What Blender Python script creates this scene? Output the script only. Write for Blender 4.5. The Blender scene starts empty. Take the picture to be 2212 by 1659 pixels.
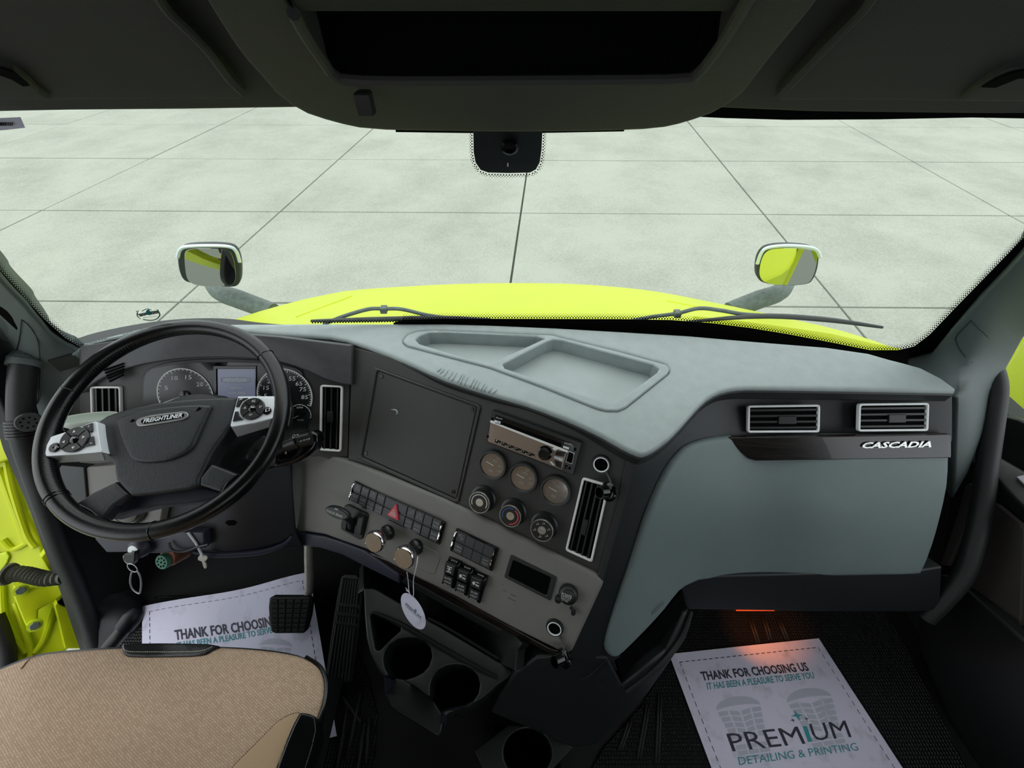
import bpy, bmesh, math, random
import numpy as np
from mathutils import Vector
from mathutils.geometry import delaunay_2d_cdt, tessellate_polygon

random.seed(7)
SC = bpy.context.scene
COL = SC.collection

# ------------------------------------------------------------------ camera, sky, exposure
FPX = 830.0
PITCH = math.radians(47.6)
CAM = np.array([0.0, 0.0, 1.35])
cd = bpy.data.cameras.new('camera')
cam = bpy.data.objects.new('camera', cd)
COL.objects.link(cam)
cam.location = CAM
cam.rotation_euler = (math.pi / 2 - PITCH, 0, 0)
cd.sensor_width = 36
cd.lens = 36 * FPX / 2212
cd.clip_start = 0.02
cd.clip_end = 300
SC.camera = cam

w = bpy.data.worlds.new('overcast_sky')
SC.world = w
w.use_nodes = True
nt = w.node_tree
nt.nodes.clear()
out = nt.nodes.new('ShaderNodeOutputWorld')
bg = nt.nodes.new('ShaderNodeBackground')
bg.inputs['Strength'].default_value = 1.55
tc = nt.nodes.new('ShaderNodeTexCoord')
sp = nt.nodes.new('ShaderNodeSeparateXYZ')
rp = nt.nodes.new('ShaderNodeValToRGB')
rp.color_ramp.elements[0].position = 0.0
rp.color_ramp.elements[0].color = (0.80, 0.88, 0.93, 1)
rp.color_ramp.elements[1].position = 1.0
rp.color_ramp.elements[1].color = (1.0, 1.0, 1.0, 1)
nt.links.new(tc.outputs['Generated'], sp.inputs[0])
nt.links.new(sp.outputs['Z'], rp.inputs[0])
nt.links.new(rp.outputs[0], bg.inputs['Color'])
nt.links.new(bg.outputs[0], out.inputs[0])

sl = bpy.data.lights.new('sun_through_cloud', 'SUN')
sl.energy = 0.5
sl.angle = math.radians(35)
sun = bpy.data.objects.new('sun_through_cloud', sl)
COL.objects.link(sun)
sun.rotation_euler = (math.radians(38), math.radians(-12), 0)

vs = SC.view_settings
SC.display_settings.display_device = 'sRGB'
vs.view_transform = 'Standard'
vs.look = 'None'
vs.exposure = 0.3
vs.gamma = 1.0
vs.use_curve_mapping = False
SC.cycles.max_bounces = 8
SC.cycles.diffuse_bounces = 5

# ------------------------------------------------------------------ pixel rays and measured surfaces
FW = np.array([0, math.cos(PITCH), -math.sin(PITCH)])
UP = np.array([0, math.sin(PITCH), math.cos(PITCH)])
RT = np.array([1.0, 0, 0])


def ray(px, py):
    return RT * ((px - 1106) / FPX) + UP * ((829.5 - py) / FPX) + FW


def nrm(v):
    v = np.array(v, float)
    return v / np.linalg.norm(v)


class Plane:
    def __init__(s, p0, n):
        s.p0 = np.array(p0, float)
        s.n = nrm(n)
        if abs(s.n[2]) > 0.999:
            s.u = np.array([1.0, 0, 0])
        else:
            s.u = nrm(np.cross([0, 0, 1], s.n))
        s.v = np.cross(s.n, s.u)

    def at(s, px, py, h=0.0):
        r = ray(px, py)      # the point seen at this pixel on the plane raised by h
        return CAM + r * (((s.p0 + s.n * h - CAM) @ s.n) / (r @ s.n))

    def depth(s, px, py):
        return ((s.p0 - CAM) @ s.n) / (ray(px, py) @ s.n)

    def ab(s, px, py):
        q = s.at(px, py) - s.p0
        return q @ s.u, q @ s.v

    def w(s, a, b, h=0.0):
        return s.p0 + s.u * a + s.v * b + s.n * h

    def off(s, h):
        return Plane(s.p0 + s.n * h, s.n)


def OZ(px, py, z):
    r = ray(px, py)
    return CAM + r * ((z - CAM[2]) / r[2])


def OY(px, py, y):
    r = ray(px, py)
    return CAM + r * (y / r[1])


def OX(px, py, x):
    r = ray(px, py)
    return CAM + r * (x / r[0])


def cdepth(px, py, k, v):
    r = ray(px, py)
    if k == 'z':
        return (v - CAM[2]) / r[2]
    if k == 'y':
        return v / r[1]
    if k == 'x':
        return v / r[0]
    if k == 'd':
        return v
    return k.depth(px, py) + (v or 0.0)


class Surf:
    """smooth surface through measured points (thin-plate spline of inverse depth)"""

    def __init__(s, ctrl):
        s.P = np.array([[c[0], c[1]] for c in ctrl], float) / 500.0
        q = np.array([1.0 / cdepth(*c) for c in ctrl])
        n = len(q)
        if n <= 3:
            A = np.c_[np.ones(n), s.P]
            s.W = np.zeros(n)
            s.L = np.linalg.lstsq(A, q, rcond=None)[0]
        else:
            D = np.linalg.norm(s.P[:, None] - s.P[None], axis=2)
            K = np.where(D > 0, D * D * np.log(D + 1e-12), 0)
            Q = np.c_[np.ones(n), s.P]
            M = np.block([[K, Q], [Q.T, np.zeros((3, 3))]])
            sol = np.linalg.lstsq(M, np.r_[q, 0, 0, 0], rcond=None)[0]
            s.W = sol[:n]
            s.L = sol[n:]

    def depth(s, px, py):
        p = np.array([px, py]) / 500.0
        d = np.linalg.norm(s.P - p, axis=1)
        k = np.where(d > 0, d * d * np.log(d + 1e-12), 0)
        return 1.0 / (k @ s.W + s.L[0] + s.L[1] * p[0] + s.L[2] * p[1])

    def _pt(s, px, py):
        return CAM + ray(px, py) * s.depth(px, py)

    def nor(s, px, py):
        a = s._pt(px, py)
        n = np.cross(s._pt(px + 4, py) - a, s._pt(px, py - 4) - a)
        n = n / (np.linalg.norm(n) + 1e-12)
        return n if n @ (CAM - a) > 0 else -n

    def at(s, px, py, h=0.0):
        p = s._pt(px, py)
        return p + s.nor(px, py) * h if h else p


class Off:
    def __init__(s, base, o):
        s.b, s.o = base, o

    def depth(s, px, py):
        return s.b.depth(px, py) - (s.o(px, py) if callable(s.o) else s.o)

    def nor(s, px, py):
        return s.b.nor(px, py) if hasattr(s.b, 'nor') else s.b.n

    def at(s, px, py, h=0.0):
        return CAM + ray(px, py) * s.depth(px, py) + s.nor(px, py) * h


class Curved:
    """windshield: y = Y0 - k (z - .8) - c x^2, pushed in by 'o'"""

    def __init__(s, Y0=0.70, k=0.53, c=0.10, o=0.0):
        s.Y0, s.k, s.c, s.o = Y0, k, c, o

    def yz(s, x, z):
        return s.Y0 - s.k * (z - 0.8) - s.c * x * x - s.o

    def depth(s, px, py):
        r = ray(px, py)
        lo, hi = 0.05, 6.0
        for _ in range(40):
            m = (lo + hi) / 2
            p = CAM + r * m
            if p[1] < s.yz(p[0], p[2]):
                lo = m
            else:
                hi = m
        return lo

    def at(s, px, py, h=0.0):
        return CAM + ray(px, py) * s.depth(px, py) + nrm([0, -1, -s.k]) * h

    def nor(s, px, py):
        return nrm([0, -1, -s.k])


# ------------------------------------------------------------------ materials
def lin(h):
    h = h.lstrip('#')
    c = [int(h[i:i + 2], 16) / 255 for i in (0, 2, 4)]
    return tuple(x / 12.92 if x <= .04045 else ((x + .055) / 1.055) ** 2.4 for x in c)


MATS = {}


def mat(name, col, rough=0.5, metal=0.0, grain=0, gs=0.25, var=0.0, vscale=6, spec=0.5, coat=0, emit=None, es=0,
        kind='noise', trans=0):
    m = bpy.data.materials.new(name)
    MATS[name] = m
    m.use_nodes = True
    n = m.node_tree
    b = n.nodes['Principled BSDF']
    c = lin(col) if isinstance(col, str) else col
    b.inputs['Base Color'].default_value = (*c, 1)
    b.inputs['Roughness'].default_value = rough
    b.inputs['Metallic'].default_value = metal
    b.inputs['Specular IOR Level'].default_value = spec
    b.inputs['Coat Weight'].default_value = coat
    b.inputs['Transmission Weight'].default_value = trans
    if emit:
        b.inputs['Emission Color'].default_value = (*lin(emit), 1)
        b.inputs['Emission Strength'].default_value = es
    t = n.nodes.new('ShaderNodeTexCoord')
    if var:
        z = n.nodes.new('ShaderNodeTexNoise')
        z.inputs['Scale'].default_value = vscale
        z.inputs['Detail'].default_value = 5
        r = n.nodes.new('ShaderNodeValToRGB')
        r.color_ramp.elements[0].position = .3
        r.color_ramp.elements[1].position = .7
        r.color_ramp.elements[0].color = (*[max(0, x * (1 - var)) for x in c], 1)
        r.color_ramp.elements[1].color = (*[min(1, x * (1 + var)) for x in c], 1)
        n.links.new(t.outputs['Object'], z.inputs['Vector'])
        n.links.new(z.outputs[0], r.inputs[0])
        n.links.new(r.outputs[0], b.inputs['Base Color'])
    if grain:
        if kind == 'noise':
            g = n.nodes.new('ShaderNodeTexNoise')
            g.inputs['Detail'].default_value = 3
            o = g.outputs[0]
        else:
            g = n.nodes.new('ShaderNodeTexVoronoi')
            o = g.outputs['Distance']
        g.inputs['Scale'].default_value = grain * (1.7 if kind == 'vor' and grain > 200 else 1)
        bp = n.nodes.new('ShaderNodeBump')
        bp.inputs['Strength'].default_value = gs
        bp.inputs['Distance'].default_value = 0.0006 if kind == 'vor' else 0.001
        n.links.new(t.outputs['Object'], g.inputs['Vector'])
        n.links.new(o, bp.inputs['Height'])
        n.links.new(bp.outputs[0], b.inputs['Normal'])
    return m


M = MATS
mat('pad', '#98a3a1', .55, grain=420, gs=.35, kind='vor', var=.06, vscale=40)
mat('tray_floor', '#a2adab', .5, grain=500, gs=.12, var=.08, vscale=12)
mat('lip', '#262a28', .5, grain=420, gs=.3, kind='vor')
mat('fascia', '#323330', .5, grain=700, gs=.12, var=.08, vscale=9)
mat('brow', '#4a4b4d', .5, grain=700, gs=.2, var=.1, vscale=60)
mat('panel_grey', '#7b7a75', .5, grain=380, gs=.3, kind='vor', var=.04, vscale=15)
mat('glove_grey', '#6d7c7b', .5, grain=450, gs=.22, kind='vor', var=.04, vscale=10)
mat('side_dark', '#151b1c', .5, grain=420, gs=.2, kind='vor')
mat('plastic_black', '#1a1d1d', .42, grain=500, gs=.08)
mat('plastic_satin', '#1e2020', .3)
mat('black_gloss', '#0a0b0c', .12)
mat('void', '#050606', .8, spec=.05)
mat('rubber', '#151617', .6, grain=600, gs=.15)
mat('leather', '#0a0c0c', .22, grain=520, gs=.18, kind='vor')
mat('hub_plastic', '#24282a', .36, grain=480, gs=.45, kind='vor')
mat('silver', '#e4e9ec', .35, .1)
mat('silver_dark', '#a3a3a8', .42, .3)
mat('chrome', '#e8e8e8', .08, 1.0)
mat('chrome_satin', '#c9c9c6', .28, 1.0)
mat('vent_ring', '#f2f2ee', .3)
mat('vent_ring_bright', '#fbffff', .25)
mat('slat', '#101313', .4)
mat('print_white', '#d7dad6', .6, emit='#d7dad6', es=0)
mat('print_grey', '#9da19f', .6)
mat('knob_tan', '#8d7a62', .45, var=.08, vscale=120)
mat('gauge_face', '#171b1d', .25, spec=.6)
mat('gauge_bezel', '#2d2f2e', .38)
mat('display_tan_reflection', '#94857a', .12, .3)  # radio display: tan seat reflection put into the base colour
mat('switch_face', '#3e3f42', .42, grain=500, gs=.05)
mat('switch_dark', '#26282a', .42)
mat('red', '#c22c40', .35)
mat('blue', '#2f5fa8', .4)
mat('red_mark', '#c8434a', .4)
mat('teal', '#1a8f97', .6)
mat('navy_ink', '#1b1b33', .6)
mat('teal_ink', '#2a8a93', .6)
mat('print_pale', '#b2b7c6', .7)  # pale ink of the printed shoe soles
mat('neon', '#c0ce10', .4, spec=.25, coat=.08, var=.03, vscale=5)
mat('neon_pale', '#d6ec30', .35, coat=.3)
mat('headliner', '#3a3a37', .75, grain=500, gs=.3, kind='vor')
mat('headliner_dark', '#232524', .75, grain=500, gs=.25, kind='vor')
mat('pillar', '#5d6866', .5, grain=450, gs=.3, kind='vor')
mat('pillar_dark', '#1d2121', .5, grain=450, gs=.3, kind='vor')
mat('navy_plastic', '#2e2f3e', .45, grain=500, gs=.1)
mat('navy_dark', '#14151d', .5, grain=500, gs=.1)
mat('carpet', '#141517', .9, grain=900, gs=.5)
mat('steel', '#c9c6bd', .4, .5, var=.15, vscale=60)
mat('green_plastic', '#3b7f63', .5)
mat('copper', '#7a4a33', .5, .3)
mat('zip_tie', '#d9dce0', .4)
mat('white_plastic', '#e4e4ea', .4)
mat('grey_tube', '#5b5d50', .6)
mat('cup_green', '#b9c7b8', .4)
mat('cup_rim', '#dfe6dd', .35)
mat('mirror_glass', '#d8dcd8', .02, 1.0)
mat('mirror_shell', '#1d2420', .5)
mat('mirror_cap', '#c9d6d6', .25, .3)
mat('arm_grey', '#59665e', .6, var=.25, vscale=60)
mat('decal_green', '#4f6b5e', .6)
mat('wire_dark', '#3a3f3b', .5)
mat('outside_wall', '#8f8577', .8, var=.1, vscale=1)
mat('stitch', '#d8d4c2', .7)
mat('lamp_orange', '#c04a10', .5, emit='#ff4808', es=.7)
mat('speaker_mesh', '#3d3936', .7, grain=350, gs=.8, kind='vor')


def mat_paper():
    m = mat('paper', '#c9c9dd', .65, var=.0)
    n = m.node_tree
    b = n.nodes['Principled BSDF']
    t = n.nodes.new('ShaderNodeTexCoord')
    z = n.nodes.new('ShaderNodeTexNoise')
    z.inputs['Scale'].default_value = 26
    z.inputs['Detail'].default_value = 6
    r = n.nodes.new('ShaderNodeValToRGB')
    r.color_ramp.elements[0].position = .30
    r.color_ramp.elements[0].color = (*lin('#b9bacb'), 1)
    r.color_ramp.elements[1].position = .46
    r.color_ramp.elements[1].color = (*lin('#d2d2e6'), 1)
    n.links.new(t.outputs['Object'], z.inputs[0])
    n.links.new(z.outputs[0], r.inputs[0])
    n.links.new(r.outputs[0], b.inputs['Base Color'])


def mat_wood():
    m = mat('wood', '#241d1a', .22, coat=.3)
    n = m.node_tree
    b = n.nodes['Principled BSDF']
    t = n.nodes.new('ShaderNodeTexCoord')
    mp = n.nodes.new('ShaderNodeMapping')
    mp.inputs['Scale'].default_value = (9, 40, 300)
    z = n.nodes.new('ShaderNodeTexNoise')
    z.inputs['Scale'].default_value = 1.4
    z.inputs['Detail'].default_value = 5
    r = n.nodes.new('ShaderNodeValToRGB')
    r.color_ramp.elements[0].position = .35
    r.color_ramp.elements[0].color = (*lin('#0c0a09'), 1)
    r.color_ramp.elements[1].position = .7
    r.color_ramp.elements[1].color = (*lin('#2b2420'), 1)
    n.links.new(t.outputs['Object'], mp.inputs[0])
    n.links.new(mp.outputs[0], z.inputs[0])
    n.links.new(z.outputs[0], r.inputs[0])
    n.links.new(r.outputs[0], b.inputs['Base Color'])


def mat_seat():
    m = mat('seat_fabric', '#a58c70', .85, spec=.2)
    n = m.node_tree
    b = n.nodes['Principled BSDF']
    t = n.nodes.new('ShaderNodeTexCoord')
    mp = n.nodes.new('ShaderNodeMapping')
    mp.inputs['Rotation'].default_value = (0, 0, .5)
    mp.inputs['Scale'].default_value = (150, 150, 30)
    br = n.nodes.new('ShaderNodeTexBrick')
    br.offset = .5
    br.inputs['Scale'].default_value = 1.0
    br.inputs['Mortar Size'].default_value = .05
    br.inputs['Mortar Smooth'].default_value = .6
    br.inputs['Brick Width'].default_value = .9
    br.inputs['Row Height'].default_value = .42
    br.inputs['Color1'].default_value = (*lin('#cfb59c'), 1)
    br.inputs['Color2'].default_value = (*lin('#bfa48b'), 1)
    br.inputs['Mortar'].default_value = (*lin('#a58d74'), 1)
    bp = n.nodes.new('ShaderNodeBump')
    bp.inputs['Strength'].default_value = .5
    bp.inputs['Distance'].default_value = .001
    bp.invert = True
    n.links.new(t.outputs['Object'], mp.inputs[0])
    n.links.new(mp.outputs[0], br.inputs[0])
    n.links.new(br.outputs['Color'], b.inputs['Base Color'])
    n.links.new(br.outputs['Fac'], bp.inputs['Height'])
    n.links.new(bp.outputs[0], b.inputs['Normal'])
    mat('seat_plain', '#bca283', .9, grain=600, gs=.3, spec=.2)


def mat_concrete():
    m = mat('concrete', '#b4b7ab', .85, spec=.2)
    n = m.node_tree
    b = n.nodes['Principled BSDF']
    t = n.nodes.new('ShaderNodeTexCoord')
    oi = n.nodes.new('ShaderNodeObjectInfo')
    z1 = n.nodes.new('ShaderNodeTexNoise')
    z1.inputs['Scale'].default_value = .9
    z1.inputs['Detail'].default_value = 8
    z1.inputs['Roughness'].default_value = .65
    z2 = n.nodes.new('ShaderNodeTexNoise')
    z2.inputs['Scale'].default_value = 45
    z2.inputs['Detail'].default_value = 3
    mx = n.nodes.new('ShaderNodeMath')
    mx.operation = 'MULTIPLY_ADD'
    mx.inputs[1].default_value = .75
    r = n.nodes.new('ShaderNodeValToRGB')
    r.color_ramp.elements[0].position = .40
    r.color_ramp.elements[0].color = (*lin('#7f8478'), 1)
    r.color_ramp.elements[1].position = 1.30
    r.color_ramp.elements[1].color = (*lin('#a3a79b'), 1)
    n.links.new(t.outputs['Object'], z1.inputs[0])
    n.links.new(t.outputs['Object'], z2.inputs[0])
    n.links.new(z2.outputs[0], mx.inputs[0])
    n.links.new(z1.outputs[0], mx.inputs[2])
    n.links.new(mx.outputs[0], r.inputs[0])
    n.links.new(r.outputs[0], b.inputs['Base Color'])
    mat('joint', '#6b6e65', .9)


def mat_rubber_mat():
    """black floor mat with a fine raised hexagon relief"""
    m = mat('mat_rubber', '#17191a', .45, grain=140, gs=1.0, kind='vor')
    for nd in m.node_tree.nodes:
        if nd.type == 'TEX_VORONOI':
            nd.feature = 'DISTANCE_TO_EDGE'
            nd.inputs['Randomness'].default_value = 0.15
        if nd.type == 'BUMP':
            nd.inputs['Distance'].default_value = .01


def mat_glass():
    m = bpy.data.materials.new('glass')
    MATS['glass'] = m
    m.use_nodes = True
    n = m.node_tree
    n.nodes.clear()
    o = n.nodes.new('ShaderNodeOutputMaterial')
    tr = n.nodes.new('ShaderNodeBsdfTransparent')
    tr.inputs[0].default_value = (.95, .985, .965, 1)
    gl = n.nodes.new('ShaderNodeBsdfGlossy')
    gl.inputs['Roughness'].default_value = .02
    df = n.nodes.new('ShaderNodeBsdfDiffuse')
    df.inputs[0].default_value = (.8, .85, .8, 1)
    fr = n.nodes.new('ShaderNodeFresnel')
    fr.inputs[0].default_value = 1.12
    a = n.nodes.new('ShaderNodeMixShader')
    b = n.nodes.new('ShaderNodeMixShader')
    t = n.nodes.new('ShaderNodeTexCoord')
    z = n.nodes.new('ShaderNodeTexNoise')
    z.inputs['Scale'].default_value = 3
    z.inputs['Detail'].default_value = 8
    r = n.nodes.new('ShaderNodeMapRange')
    r.inputs[1].default_value = .4
    r.inputs[2].default_value = .8
    r.inputs[3].default_value = .02
    r.inputs[4].default_value = .10
    n.links.new(t.outputs['Object'], z.inputs[0])
    n.links.new(z.outputs[0], r.inputs[0])
    n.links.new(r.outputs[0], a.inputs[0])
    n.links.new(tr.outputs[0], a.inputs[1])
    n.links.new(df.outputs[0], a.inputs[2])
    n.links.new(fr.outputs[0], b.inputs[0])
    n.links.new(a.outputs[0], b.inputs[1])
    n.links.new(gl.outputs[0], b.inputs[2])
    n.links.new(b.outputs[0], o.inputs[0])


mat_paper()
mat_wood()
mat_seat()
mat_concrete()
mat_rubber_mat()
mat_glass()


# ------------------------------------------------------------------ 2D helpers
def chaikin(p, it=2, closed=True):
    p = [np.array(q, float) for q in p]
    for _ in range(it):
        o = []
        n = len(p)
        for i in range(n if closed else n - 1):
            a, b = p[i], p[(i + 1) % n]
            o += [a * .75 + b * .25, a * .25 + b * .75]
        if not closed:
            o = [p[0]] + o + [p[-1]]
        p = o
    return [tuple(q) for q in p]


def cr(p, k=6, closed=False):
    p = [np.array(q, float) for q in p]
    n = len(p)
    if n < 3:
        return p
    o = []
    for i in range(n if closed else n - 1):
        if closed:
            a, b, c, d = p[i - 1], p[i], p[(i + 1) % n], p[(i + 2) % n]
        else:
            a, b, c, d = p[max(i - 1, 0)], p[i], p[i + 1], p[min(i + 2, n - 1)]
        for j in range(k):
            t = j / k
            o.append(.5 * ((2 * b) + (c - a) * t + (2 * a - 5 * b + 4 * c - d) * t * t + (3 * b - a - 3 * c + d) * t ** 3))
    if not closed:
        o.append(p[-1])
    return o


def rpoly(p, r, seg=4):
    """round the corners of a polygon (r in the polygon's own unit)"""
    p = [np.array(q, float) for q in p]
    n = len(p)
    o = []
    for i in range(n):
        a, b, c = p[i - 1], p[i], p[(i + 1) % n]
        la, lc = np.linalg.norm(a - b), np.linalg.norm(c - b)
        k = min(r, la * .45, lc * .45)
        s, e = b + (a - b) / (la + 1e-9) * k, b + (c - b) / (lc + 1e-9) * k
        for j in range(seg + 1):
            t = j / seg
            o.append(tuple((1 - t) ** 2 * s + 2 * t * (1 - t) * b + t * t * e))
    return o


def area2(p):
    p = np.array(p)
    x, y = p[:, 0], p[:, 1]
    return .5 * float(np.sum(x * np.roll(y, -1) - np.roll(x, -1) * y))


def inset(p, d):
    """shift every point of a closed 2D loop inwards by d"""
    p = np.array(p, float)
    s = 1 if area2(p) > 0 else -1
    e = np.roll(p, -1, 0) - p
    e /= np.linalg.norm(e, axis=1)[:, None] + 1e-12
    nr = np.c_[-e[:, 1], e[:, 0]] * s
    m = nr + np.roll(nr, 1, 0)
    L = np.linalg.norm(m, axis=1)[:, None]
    m = m / (L + 1e-9)
    c = np.clip(np.sum(m * nr, axis=1), .5, 1)[:, None]
    return p + m * d / c


def inpoly(P, poly):
    P = np.atleast_2d(P)
    poly = np.array(poly)
    r = np.zeros(len(P), bool)
    x, y = P[:, 0], P[:, 1]
    j = len(poly) - 1
    for i in range(len(poly)):
        xi, yi = poly[i]
        xj, yj = poly[j]
        c = ((yi > y) != (yj > y)) & (x < (xj - xi) * (y - yi) / (yj - yi + 1e-15) + xi)
        r ^= c
        j = i
    return r


def segdist(P, loop):
    A = np.array(loop)
    B = np.roll(A, -1, 0)
    d = B - A
    L2 = np.sum(d * d, 1) + 1e-12
    t = np.clip(np.einsum('pij,ij->pi', P[:, None] - A[None], d) / L2, 0, 1)
    Q = A[None] + t[..., None] * d[None]
    return np.min(np.linalg.norm(P[:, None] - Q, axis=2), 1)


def densify(p, step):
    o = []
    n = len(p)
    for i in range(n):
        a, b = np.array(p[i], float), np.array(p[(i + 1) % n], float)
        k = max(1, int(math.ceil(np.linalg.norm(b - a) / step)))
        for j in range(k):
            o.append(a + (b - a) * j / k)
    return np.array(o)


# ------------------------------------------------------------------ mesh builder
class MB:
    def __init__(s):
        s.v = []
        s.f = []
        s.sm = []

    def add(s, vs, fs, sm=False):
        k = len(s.v)
        s.v += [tuple(float(c) for c in q) for q in vs]
        s.f += [tuple(i + k for i in f) for f in fs]
        s.sm += [sm] * len(fs)
        return s

    def loops(s, L, cap0=True, cap1=True, closed=False, sm=False):
        """skin a list of equally long closed loops"""
        n = len(L[0])
        vs = [q for l in L for q in l]
        fs = []
        m = len(L)
        for k in range(m if closed else m - 1):
            a, b = k * n, ((k + 1) % m) * n
            for i in range(n):
                j = (i + 1) % n
                fs.append((a + i, a + j, b + j, b + i))
        s.add(vs, fs, sm)
        k0 = len(s.v) - len(vs)
        if cap0:
            s.f.append(tuple(k0 + i for i in range(n))[::-1])
            s.sm.append(False)
        if cap1:
            s.f.append(tuple(k0 + (m - 1) * n + i for i in range(n)))
            s.sm.append(False)
        return s

    def prism(s, pl, poly, h0, h1, bev=0.0, sm=False):
        """polygon in the plane's (a,b) metres, from height h0 to h1"""
        poly = [tuple(q) for q in poly]
        L = [[pl.w(a, b, h0) for a, b in poly]]
        if bev:
            L.append([pl.w(a, b, h1 - bev) for a, b in poly])
            q = inset(poly, bev * .35)
            L.append([pl.w(a, b, h1 - bev * .35) for a, b in q])
            q = inset(poly, bev)
            L.append([pl.w(a, b, h1) for a, b in q])
        else:
            L.append([pl.w(a, b, h1) for a, b in poly])
        return s.loops(L, sm=sm)

    def pprism(s, pl, ppx, h0, h1, bev=0.0, rnd=0, seg=4):
        """same with the polygon given in picture pixels; rnd rounds corners in metres"""
        q = [pl.ab(*p) for p in ppx]
        if rnd:
            q = rpoly(q, rnd, seg)
        return s.prism(pl, q, h0, h1, bev)

    def frame(s, pl, outer, inner, h0, h1, bev=0.001):
        """ring between two loops of equal length"""
        o1, i1 = inset(outer, bev), inset(inner, -bev)
        L = [[pl.w(a, b, h0) for a, b in outer], [pl.w(a, b, h1 - bev) for a, b in outer],
             [pl.w(a, b, h1) for a, b in o1], [pl.w(a, b, h1) for a, b in i1],
             [pl.w(a, b, h1 - bev) for a, b in inner], [pl.w(a, b, h0) for a, b in inner]]
        return s.loops(L, cap0=False, cap1=False, closed=True)

    def lathe(s, pl, a0, b0, prof, seg=28, sm=True, su=1, sv=1, caps=True):
        L = []
        for r, h in prof:
            L.append([pl.w(a0 + su * r * math.cos(t), b0 + sv * r * math.sin(t), h)
                      for t in [2 * math.pi * i / seg for i in range(seg)]])
        return s.loops(L, sm=sm, cap0=caps and prof[0][0] > 1e-6, cap1=caps and prof[-1][0] > 1e-6)

    def tube(s, pts, r, seg=10, closed=False, sm=True, k=0):
        if k:
            pts = cr(pts, k, closed)
        pts = [np.array(p, float) for p in pts]
        n = len(pts)
        R = r if hasattr(r, '__len__') else [r] * n
        if len(R) != n:
            R = list(np.interp(np.linspace(0, 1, n), np.linspace(0, 1, len(R)), R))
        L = []
        up = None
        for i in range(n):
            if closed:
                t = pts[(i + 1) % n] - pts[i - 1]
            else:
                t = pts[min(i + 1, n - 1)] - pts[max(i - 1, 0)]
            t = nrm(t)
            if up is None:
                up = nrm(np.cross(t, [0.3, 0.2, 1.0]))
            up = nrm(up - t * (up @ t))
            vv = np.cross(t, up)
            L.append([pts[i] + (up * math.cos(q) + vv * math.sin(q)) * R[i]
                      for q in [2 * math.pi * j / seg for j in range(seg)]])
        return s.loops(L, sm=sm, closed=closed, cap0=not closed, cap1=not closed)

    def box(s, c, d, rz=0, bev=0):
        pl = Plane(c, [0, 0, 1])
        x, y, z = d[0] / 2, d[1] / 2, d[2] / 2
        P = [(-x, -y), (x, -y), (x, y), (-x, y)]
        P = [(a * math.cos(rz) - b * math.sin(rz), a * math.sin(rz) + b * math.cos(rz)) for a, b in P]
        return s.prism(pl, P, -z, z, bev)

    def patch(s, S, outline, thick=.012, rnd=0, step=26, holes=(), wall=None, drop=0.0):
        """skin over a measured outline; real thickness away from the viewer, rounded rim of rnd pixels"""
        so_ = min(step, max(4.5, rnd * 1.1)) if rnd else step
        out_ = densify(outline, so_)
        hs = [densify(h, so_) for h in holes]
        loops_ = [out_] + hs
        V = []
        E = []
        rimidx = []
        for l in loops_:
            k = len(V)
            V += [tuple(q) for q in l]
            rimidx.append(list(range(k, k + len(l))))
            E += [(k + i, k + (i + 1) % len(l)) for i in range(len(l))]
        if rnd:
            for sidx, l in enumerate(loops_):
                for t in (.12, .4, .75, 1.0):
                    q = inset(l, rnd * t if sidx == 0 else -rnd * t)
                    q = q[inpoly(q, out_)]
                    for h in hs:
                        q = q[~inpoly(q, h)]
                    d = min([1e9]) if not len(q) else None
                    if len(q):
                        D = np.min([segdist(q, z) for z in loops_], axis=0)
                        q = q[D > rnd * t * .8]
                        V += [tuple(z) for z in q]
        a = np.array(out_)
        x0, y0 = a.min(0)
        x1, y1 = a.max(0)
        gx = np.arange(x0 + step / 2, x1, step)
        gy = np.arange(y0 + step / 2, y1, step)
        if len(gx) and len(gy):
            G = np.array([(x, y) for x in gx for y in gy])
            G = G[inpoly(G, out_)]
            if len(G):
                for h in hs:
                    G = G[~inpoly(G, h)]
            if len(G):
                D = np.min([segdist(G, z) for z in loops_], axis=0)
                G = G[D > max(step * .45, rnd * 1.15)]
                V += [tuple(z) for z in G]
        nv = len(V)
        res = delaunay_2d_cdt([Vector(q) for q in V], E, [], 0, 1e-5)
        P = np.array([(q.x, q.y) for q in res[0]])
        F = [tuple(f) for f in res[2]]
        cen = np.array([P[list(f)].mean(0) for f in F])
        ok = inpoly(cen, out_)
        for h in hs:
            ok &= ~inpoly(cen, h)
        F = [f for f, o in zip(F, ok) if o]
        omap = {}
        for i, orig in enumerate(res[3]):
            for o in orig:
                omap[o] = i
        D = np.min([segdist(P, z) for z in loops_], axis=0)
        T = []
        Bk = []
        for i, (x, y) in enumerate(P):
            dpt = S.depth(x, y)
            n = S.nor(x, y) if hasattr(S, 'nor') else S.n
            h = 0
            if rnd and D[i] < rnd:
                R = rnd * dpt / FPX
                q = 1 - D[i] / rnd
                h = -R * (1 - math.sqrt(max(0, 1 - q * q)))
            p = CAM + ray(x, y) * dpt
            T.append(p + n * h)
            Bk.append(p - n * thick - np.array([0, 0, drop]))
        # orientation: towards the viewer
        f = F[0]
        nn = np.cross(T[f[1]] - T[f[0]], T[f[2]] - T[f[0]])
        if nn @ (CAM - T[f[0]]) < 0:
            F = [g[::-1] for g in F]
        s.add(T, F, True)
        s.add(Bk, [g[::-1] for g in F], False)
        for ri, idx in enumerate(rimidx):
            ii = [omap.get(i, None) for i in idx]
            ii = [i for i in ii if i is not None]
            n = len(ii)
            vs = [T[i] for i in ii] + [Bk[i] for i in ii]
            s.add(vs, [(i, (i + 1) % n, n + (i + 1) % n, n + i) for i in range(n)], False)
        return s


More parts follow.
